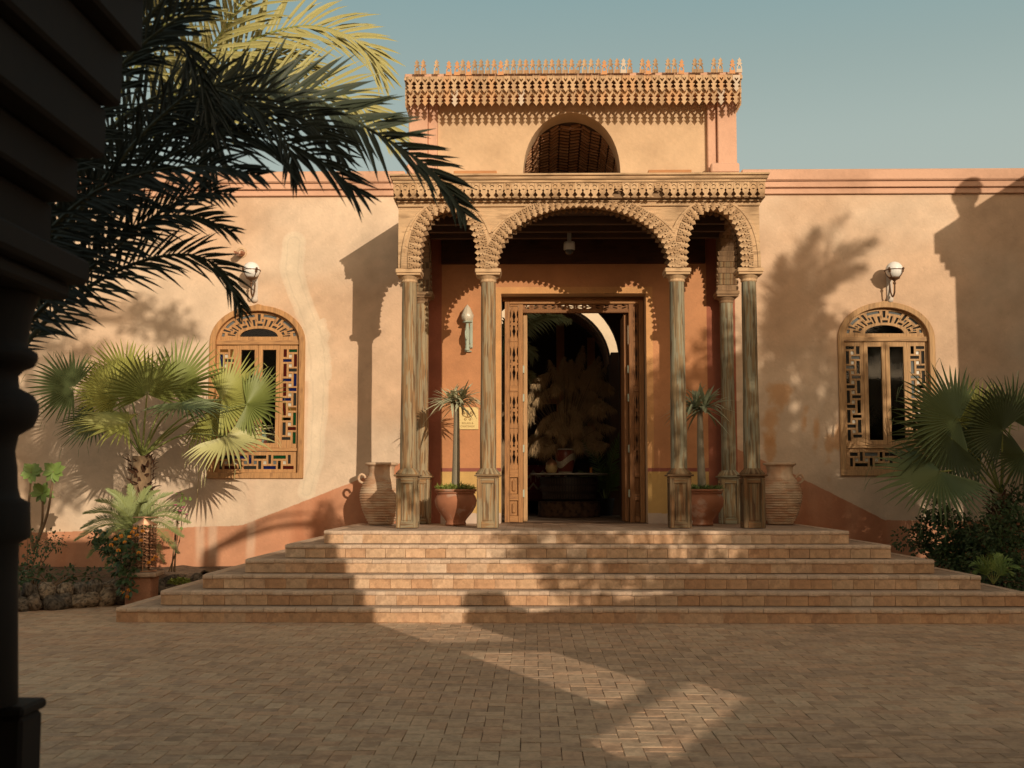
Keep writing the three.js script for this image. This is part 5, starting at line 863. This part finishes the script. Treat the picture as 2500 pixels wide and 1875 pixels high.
  shrub('ground_cover', 'dark green ground cover behind the stone edging at the lower left', 'plant', [[60, 1235, 3.2], [100, 1240, 3.0], [150, 1240, 2.8], [200, 1245, 2.7], [40, 1250, 3.4]].map((q) => at(...q)), { n: 70, len: .05, hw: .018, mat: M.shrub, base: at(110, 1268, 3.0), sd: 57, r: .12 });
  // right bed
  const R = (name, label, pts, o) => shrub(name, label, 'shrub', pts.map((q) => at(...q)), o);
  R('garden_shrub', 'dark shrub with fine leaves around the trunk of the right fan palm', [[2160, 1110, 2.4], [2190, 1140, 2.6], [2210, 1100, 2.3], [2175, 1180, 2.8], [2205, 1190, 2.8], [2220, 1150, 2.6], [2150, 1150, 2.6], [2190, 1080, 2.2], [2130, 1190, 2.5], [2200, 1230, 3.0], [2165, 1215, 2.8], [2120, 1160, 2.2], [2085, 1150, 1.9], [2060, 1180, 1.9], [2110, 1225, 2.6], [2150, 1240, 2.9], [2215, 1250, 3.1]], { n: 190, len: .055, hw: .018, mat: M.shrub, base: at(2185, 1250, 2.7), sd: 58, r: .22 });
  R('garden_shrub', 'sparse dark shrub against the right wall left of the fan palm trunk', [[2040, 1120, 1.6], [2060, 1150, 1.7], [2085, 1135, 1.7], [2050, 1190, 1.9], [2090, 1190, 2.0], [2020, 1100, 1.4], [2110, 1215, 2.2], [2070, 1210, 2.1], [2000, 1140, 1.3], [2100, 1165, 1.8], [1985, 1160, 1.2], [2030, 1180, 1.6], [2125, 1180, 2.2], [2140, 1140, 2.0], [2010, 1175, 1.5], [2045, 1205, 1.9]], { n: 170, len: .06, hw: .022, mat: M.shrub, base: at(2080, 1250, 2.0), sd: 59, r: .17 });
  R('ground_cover', 'low dark ground cover beside the lowest steps on the right', [[1990, 1190, 1.4], [2030, 1215, 1.9], [2075, 1235, 2.4], [2120, 1250, 2.8], [2160, 1255, 3.1], [2205, 1260, 3.3], [1950, 1165, 1.0]], { n: 70, len: .05, hw: .02, mat: M.shrub, base: at(2080, 1262, 2.4), sd: 60, r: .16 });
  SEED = 61; const yp = thing('young_palm', 'small arching young palm by the right end of the steps', 'young palm'), c = at(2146, 1262, 3.35);
  [[2098, 1222], [2112, 1206], [2134, 1200], [2160, 1198], [2182, 1210], [2200, 1228], [2105, 1242], [2185, 1240]].forEach(([x, y], i) => { const e = at(x, y, 3.2 + (i % 3) * .2), m = c.clone().lerp(e, .6); m.y += .1; frond(yp, [c, m, e], V(0, .8, .6), { n: 12, len: .13, hw: .009, mat: M.plum, r0: .005, start: .35, droop: .1 }); });
  // palms in the courtyard behind the hall, seen through the doorway
  SEED = 62; const cp = thing('date_palm', 'date palm in the inner courtyard, sunlight put into its leaf colour, fronds showing through the doorway', 'date palm'), cc = at(1085, 770, -4.9);
  [[[1120, 715], [1160, 692], [1200, 684], [1228, 690]], [[1110, 760], [1135, 750], [1150, 765]], [[1100, 790], [1135, 810], [1160, 835]], [[1100, 700], [1150, 672], [1190, 668]]].forEach((q) => frond(cp, [cc, ...q.map(([x, y]) => at(x, y, -4.95))], V(.1, .3, 1), { n: 44, len: .32, hw: .018, mat: M.dateLit, droop: .55, start: .25, r0: .02 }));  // pale leaf colour stands for sunlight that does not reach these fronds
  part('trunk', limb([V(cc.x - .1, .9, -5.0), V(cc.x, 3, -4.95), cc], .2, .16, 8, 12), M.bark, cp);
  const hp = thing('hall_palm', 'dim green potted palm in the hall right of the vase', 'potted palm', [.78, YL, -4.9]); SEED = 63; part('pot', lathe([[0, 0], [.13, 0], [.17, .3], [.18, .3], [.18, .33], [.15, .33], [.14, .25], [0, .25]], 24), M.iron, hp); for (let i = 0; i < 9; i++) { const a = rr(0, TAU), e = V(.5 * Math.cos(a), rr(.8, 1.9), .5 * Math.sin(a)); frond(hp, [V(0, .25, 0), V(e.x * .4, e.y * .7, e.z * .4), e], V(0, .4, 1), { n: 20, len: .22, hw: .011, mat: M.shrubLit, start: .3, r0: .006 }); }
}
// ---------------------------------------------------------------- the gallery on the camera's side: dark timber arch at the left edge
{
  const g = thing('timber_arch', 'near-black timber arch and turned post at the left edge, close to the camera', 'arch');
  const wd = std({ color: rgb(.016, .013, .011), map: T.woodPale, roughness: .85 }), z1 = 14.3, ax = -2.55, k = 2212 / 2500, X = (px, py = 1190) => at(px * k, py * k, z1).x, Yp = (py) => at(100, py * k, z1).y;
  // turned post
  const pr = [[33, 1722], [33, 1420], [36, 1330], [62, 1312], [62, 1228], [40, 1215], [34, 1190], [33, 1140], [28, 1100], [36, 1062], [70, 1040], [82, 1012], [83, 985], [70, 962], [38, 945], [36, 915], [50, 900], [72, 890], [81, 872], [80, 858], [60, 846], [57, 830], [68, 770], [82, 726], [86, 718]].map(([x, y]) => [X(x, y) - ax, Yp(y)]);
  part('turned_post', lathe([[0, pr[0][1]], ...pr], 32), wd, g).position.set(ax, 0, z1);
  part('plinth', [bar(ax - .19, X(58, 1800), -.01, Yp(1752), z1 - .15, z1 + .02, .012), bar(ax - .22, X(65, 1735), Yp(1750), Yp(1723), z1 - .17, z1 + .03, .01)], wd, g);
  part('capital', [bar(ax - .3, X(130, 690), Yp(716), Yp(676), z1 - .15, z1 + .5, .012), bar(ax - .34, X(168, 640), Yp(674), Yp(610), z1 - .2, z1 + .6, .014)], wd, g);
  // stepped soffit planks, rising to the right
  [[97, 605, 480], [163, 478, 372], [233, 370, 243], [274, 241, 106], [326, 104, -30], [372, -32, -180]].forEach(([x, ya, yb]) => part('plank', bar(X(x, ya) - .5, X(x, ya), Yp(ya), Yp(yb) - .003, z1 - .1, z1 + 1.1, .012), wd, g));
  part('spandrel', bar(-4.2, X(97, 500) - .15, Yp(605), Yp(-260), z1, z1 + .9, .01), wd, g);
}
// ---------------------------------------------------------------- buildings and trees behind the camera that shade the yard
{
  const h = thing('light_shaping_house', 'unseen house on the camera side of the courtyard, its wall top and holes shaped to pattern the sunlight', 'building'), z = 19.5;
  const s = poly([[-14, -.1], [16, -.1], [16, 5.0], [8.2, 5.0], [7.4, 4.5], [6.4, 4.35], [5.6, 4.2], [5.45, 4.52], [5.05, 4.5], [4.93, 4.2], [4.90, 3.66], [3.92, 3.60], [3.80, 5.5], [3.3, 5.42], [2.5, 5.2], [1.15, 5.15], [1.1, 6.15], [-14, 6.25]]);
  // holes and stepped top shaped to throw the light patches on paving and steps
  hole(s, [[3.99, 2.68], [4.3, 2.76], [4.84, 2.98], [4.86, 3.46], [3.97, 3.46]]); 
  hole(s, [[3.28, 2.20], [3.6, 2.24], [5.22, 2.80], [5.2, 2.99], [3.3, 2.36]]);
  part('wall', extr(s, .1, z), M.plaster, h);
  part('roof', bar(-14, 1.0, 5.9, 6.1, z + .11, z + 7), M.plaster, h);
  part('added_canopy', bar(-7, 1.0, 4.2, 4.3, 15.6, z - .005), M.dark, h);  // unseen slab added to darken the near paving
  part('back_wall', bar(-14, 16, -.1, 4.2, z + 7, z + 7.3), M.plaster, h);
  const w = thing('side_wing', 'tall plaster wing on the right side of the courtyard, outside the view', 'building');
  part('wall', bar(9.35, 14, -.1, 7.0, .6, 8.0), M.plaster, w);
  part('cornice', [bar(9.29, 14, 7.003, 7.12, .5, 8.05), bar(9.24, 14, 7.123, 7.25, .4, 8.1), bar(9.19, 14, 7.253, 7.40, .3, 8.15), bar(9.13, 14, 7.403, 7.72, .2, 8.2)], M.pink, w);
  part('finial', [moved(new THREE.SphereGeometry(.2, 24, 16), 9.55, 8.28, 8.0), lathe([[.2, 7.72], [.2, 7.85], [.09, 7.95], [.14, 8.1], [.1, 8.2]], 20).translate(9.55, 0, 8.0)], M.pink, w);
}
function leafyTree(label, cx, cy, cz, rx, ry, rz, nc, nl, sd, cr = .55, lean = 0) {
  SEED = sd; const t = thing('leafy_tree', label, 'tree'), L = new Leaves(), lim = [], base = V(cx + lean, -.1, cz), fork = V(cx + lean * .8 + rr(-.3, .3), Math.max(1.2, cy - ry * 1.0), cz);
  for (let i = 0; i < nc; i++) {
    let d; do d = V(rr(-1, 1), rr(-1, 1), rr(-1, 1)); while (d.length() > 1); const c = V(cx + d.x * rx, cy + d.y * ry, cz + d.z * rz), r = cr * rr(.6, 1.25);
    for (let k = 0; k < nl; k++) { let e; do e = V(rr(-1, 1), rr(-1, 1), rr(-1, 1)); while (e.length() > 1); L.oval(c.clone().addScaledVector(e, r), V(rr(-1, 1), rr(-1, .6), rr(-1, 1)), rr(.09, .17), rr(.025, .045), V(rr(-1, 1), rr(-1, 1), rr(-1, 1)), .2); }
    if (i % 2 === 0) lim.push(limb([fork, fork.clone().lerp(c, .5).add(V(0, .2, 0)), c], .05, .012, 8, 6));
  }
  part('crown', L.geo(), std({ color: rgb(.08, .1, .035), side: THREE.DoubleSide }), t); part('trunk', [limb([base, base.clone().lerp(fork, .5), fork], .22, .12, 8, 10), ...lim], M.bark, t);
}
// positions follow from the sun: (u, v) is where the ray crosses the plane z = 19.5
const sunAt = (u, v, z) => [u + .43 * (z - 19.5), v + .28 * (z - 19.5), z];
leafyTree('dense tree behind the camera to the right, shading the right half of the porch', ...sunAt(11.2, 6.9, 25), 2.45, 2.7, 2.2, 250, 66, 81, .5);
leafyTree('open bushy tree behind the camera, dappling the lower steps', ...sunAt(7.9, 5.3, 23.5), 1.9, 1.05, 1.3, 60, 46, 82, .34);
leafyTree('spreading tree behind the camera to the right, dappling the right garden wall', ...sunAt(14.4, 5.7, 24), 2.0, 1.7, 1.6, 75, 50, 83, .5);
leafyTree('light tree behind the camera to the left', ...sunAt(.1, 7.9, 25), 1.1, 1.6, 1.3, 40, 40, 84, .42);
leafyTree('small leaning tree behind the camera, dappling the wall left of the left window', ...sunAt(2.1, 9.6, 24), .8, .3, .5, 9, 34, 87, .26, -3);
leafyTree('thin young tree behind the camera, its shade on the front left column', ...sunAt(4.6, 6.35, 24), .5, .35, .5, 9, 30, 85, .24, -2.2);
leafyTree('dense tree added outside the view to keep sky light off the right wall', 8.25, 2.9, 2.6, 1.1, 2.4, 1.6, 130, 60, 86, .45);  // unseen crown added to block sky light from the right wall
{
  SEED = 91; const p = thing('date_palm', 'tall date palm behind the camera whose fronds shade the wall beside the right window', 'date palm'), Z = 24, up = (x, y, dz = 0) => { const q = at(x, y, 0); return V(q.x + .43 * (Z + dz), q.y + .28 * (Z + dz), Z + dz); }, c = up(1672, 790);
  [[1885, 520, 1760, 590], [1835, 462, 1740, 560], [1800, 600, 1740, 660], [1865, 575, 1765, 620], [1765, 500, 1715, 610], [1725, 620, 1700, 690], [1800, 690, 1740, 710], [1690, 560, 1680, 660], [1840, 800, 1760, 770]].forEach(([x, y, mx, my], i) => frond(p, [c, up(mx, my, rr(-.4, .4)), up(x, y, rr(-.8, .8))], V(.1, .2, 1), { n: 34, len: .5, hw: .022, mat: M.date, droop: .15, r0: .03 }));
  part('trunk', limb([V(c.x + .3, -.1, Z), V(c.x + .1, 4, Z), c], .25, .2, 10, 12), M.bark, p);
}
renderer.setSize(1024, 768);
renderer.render(scene, camera);
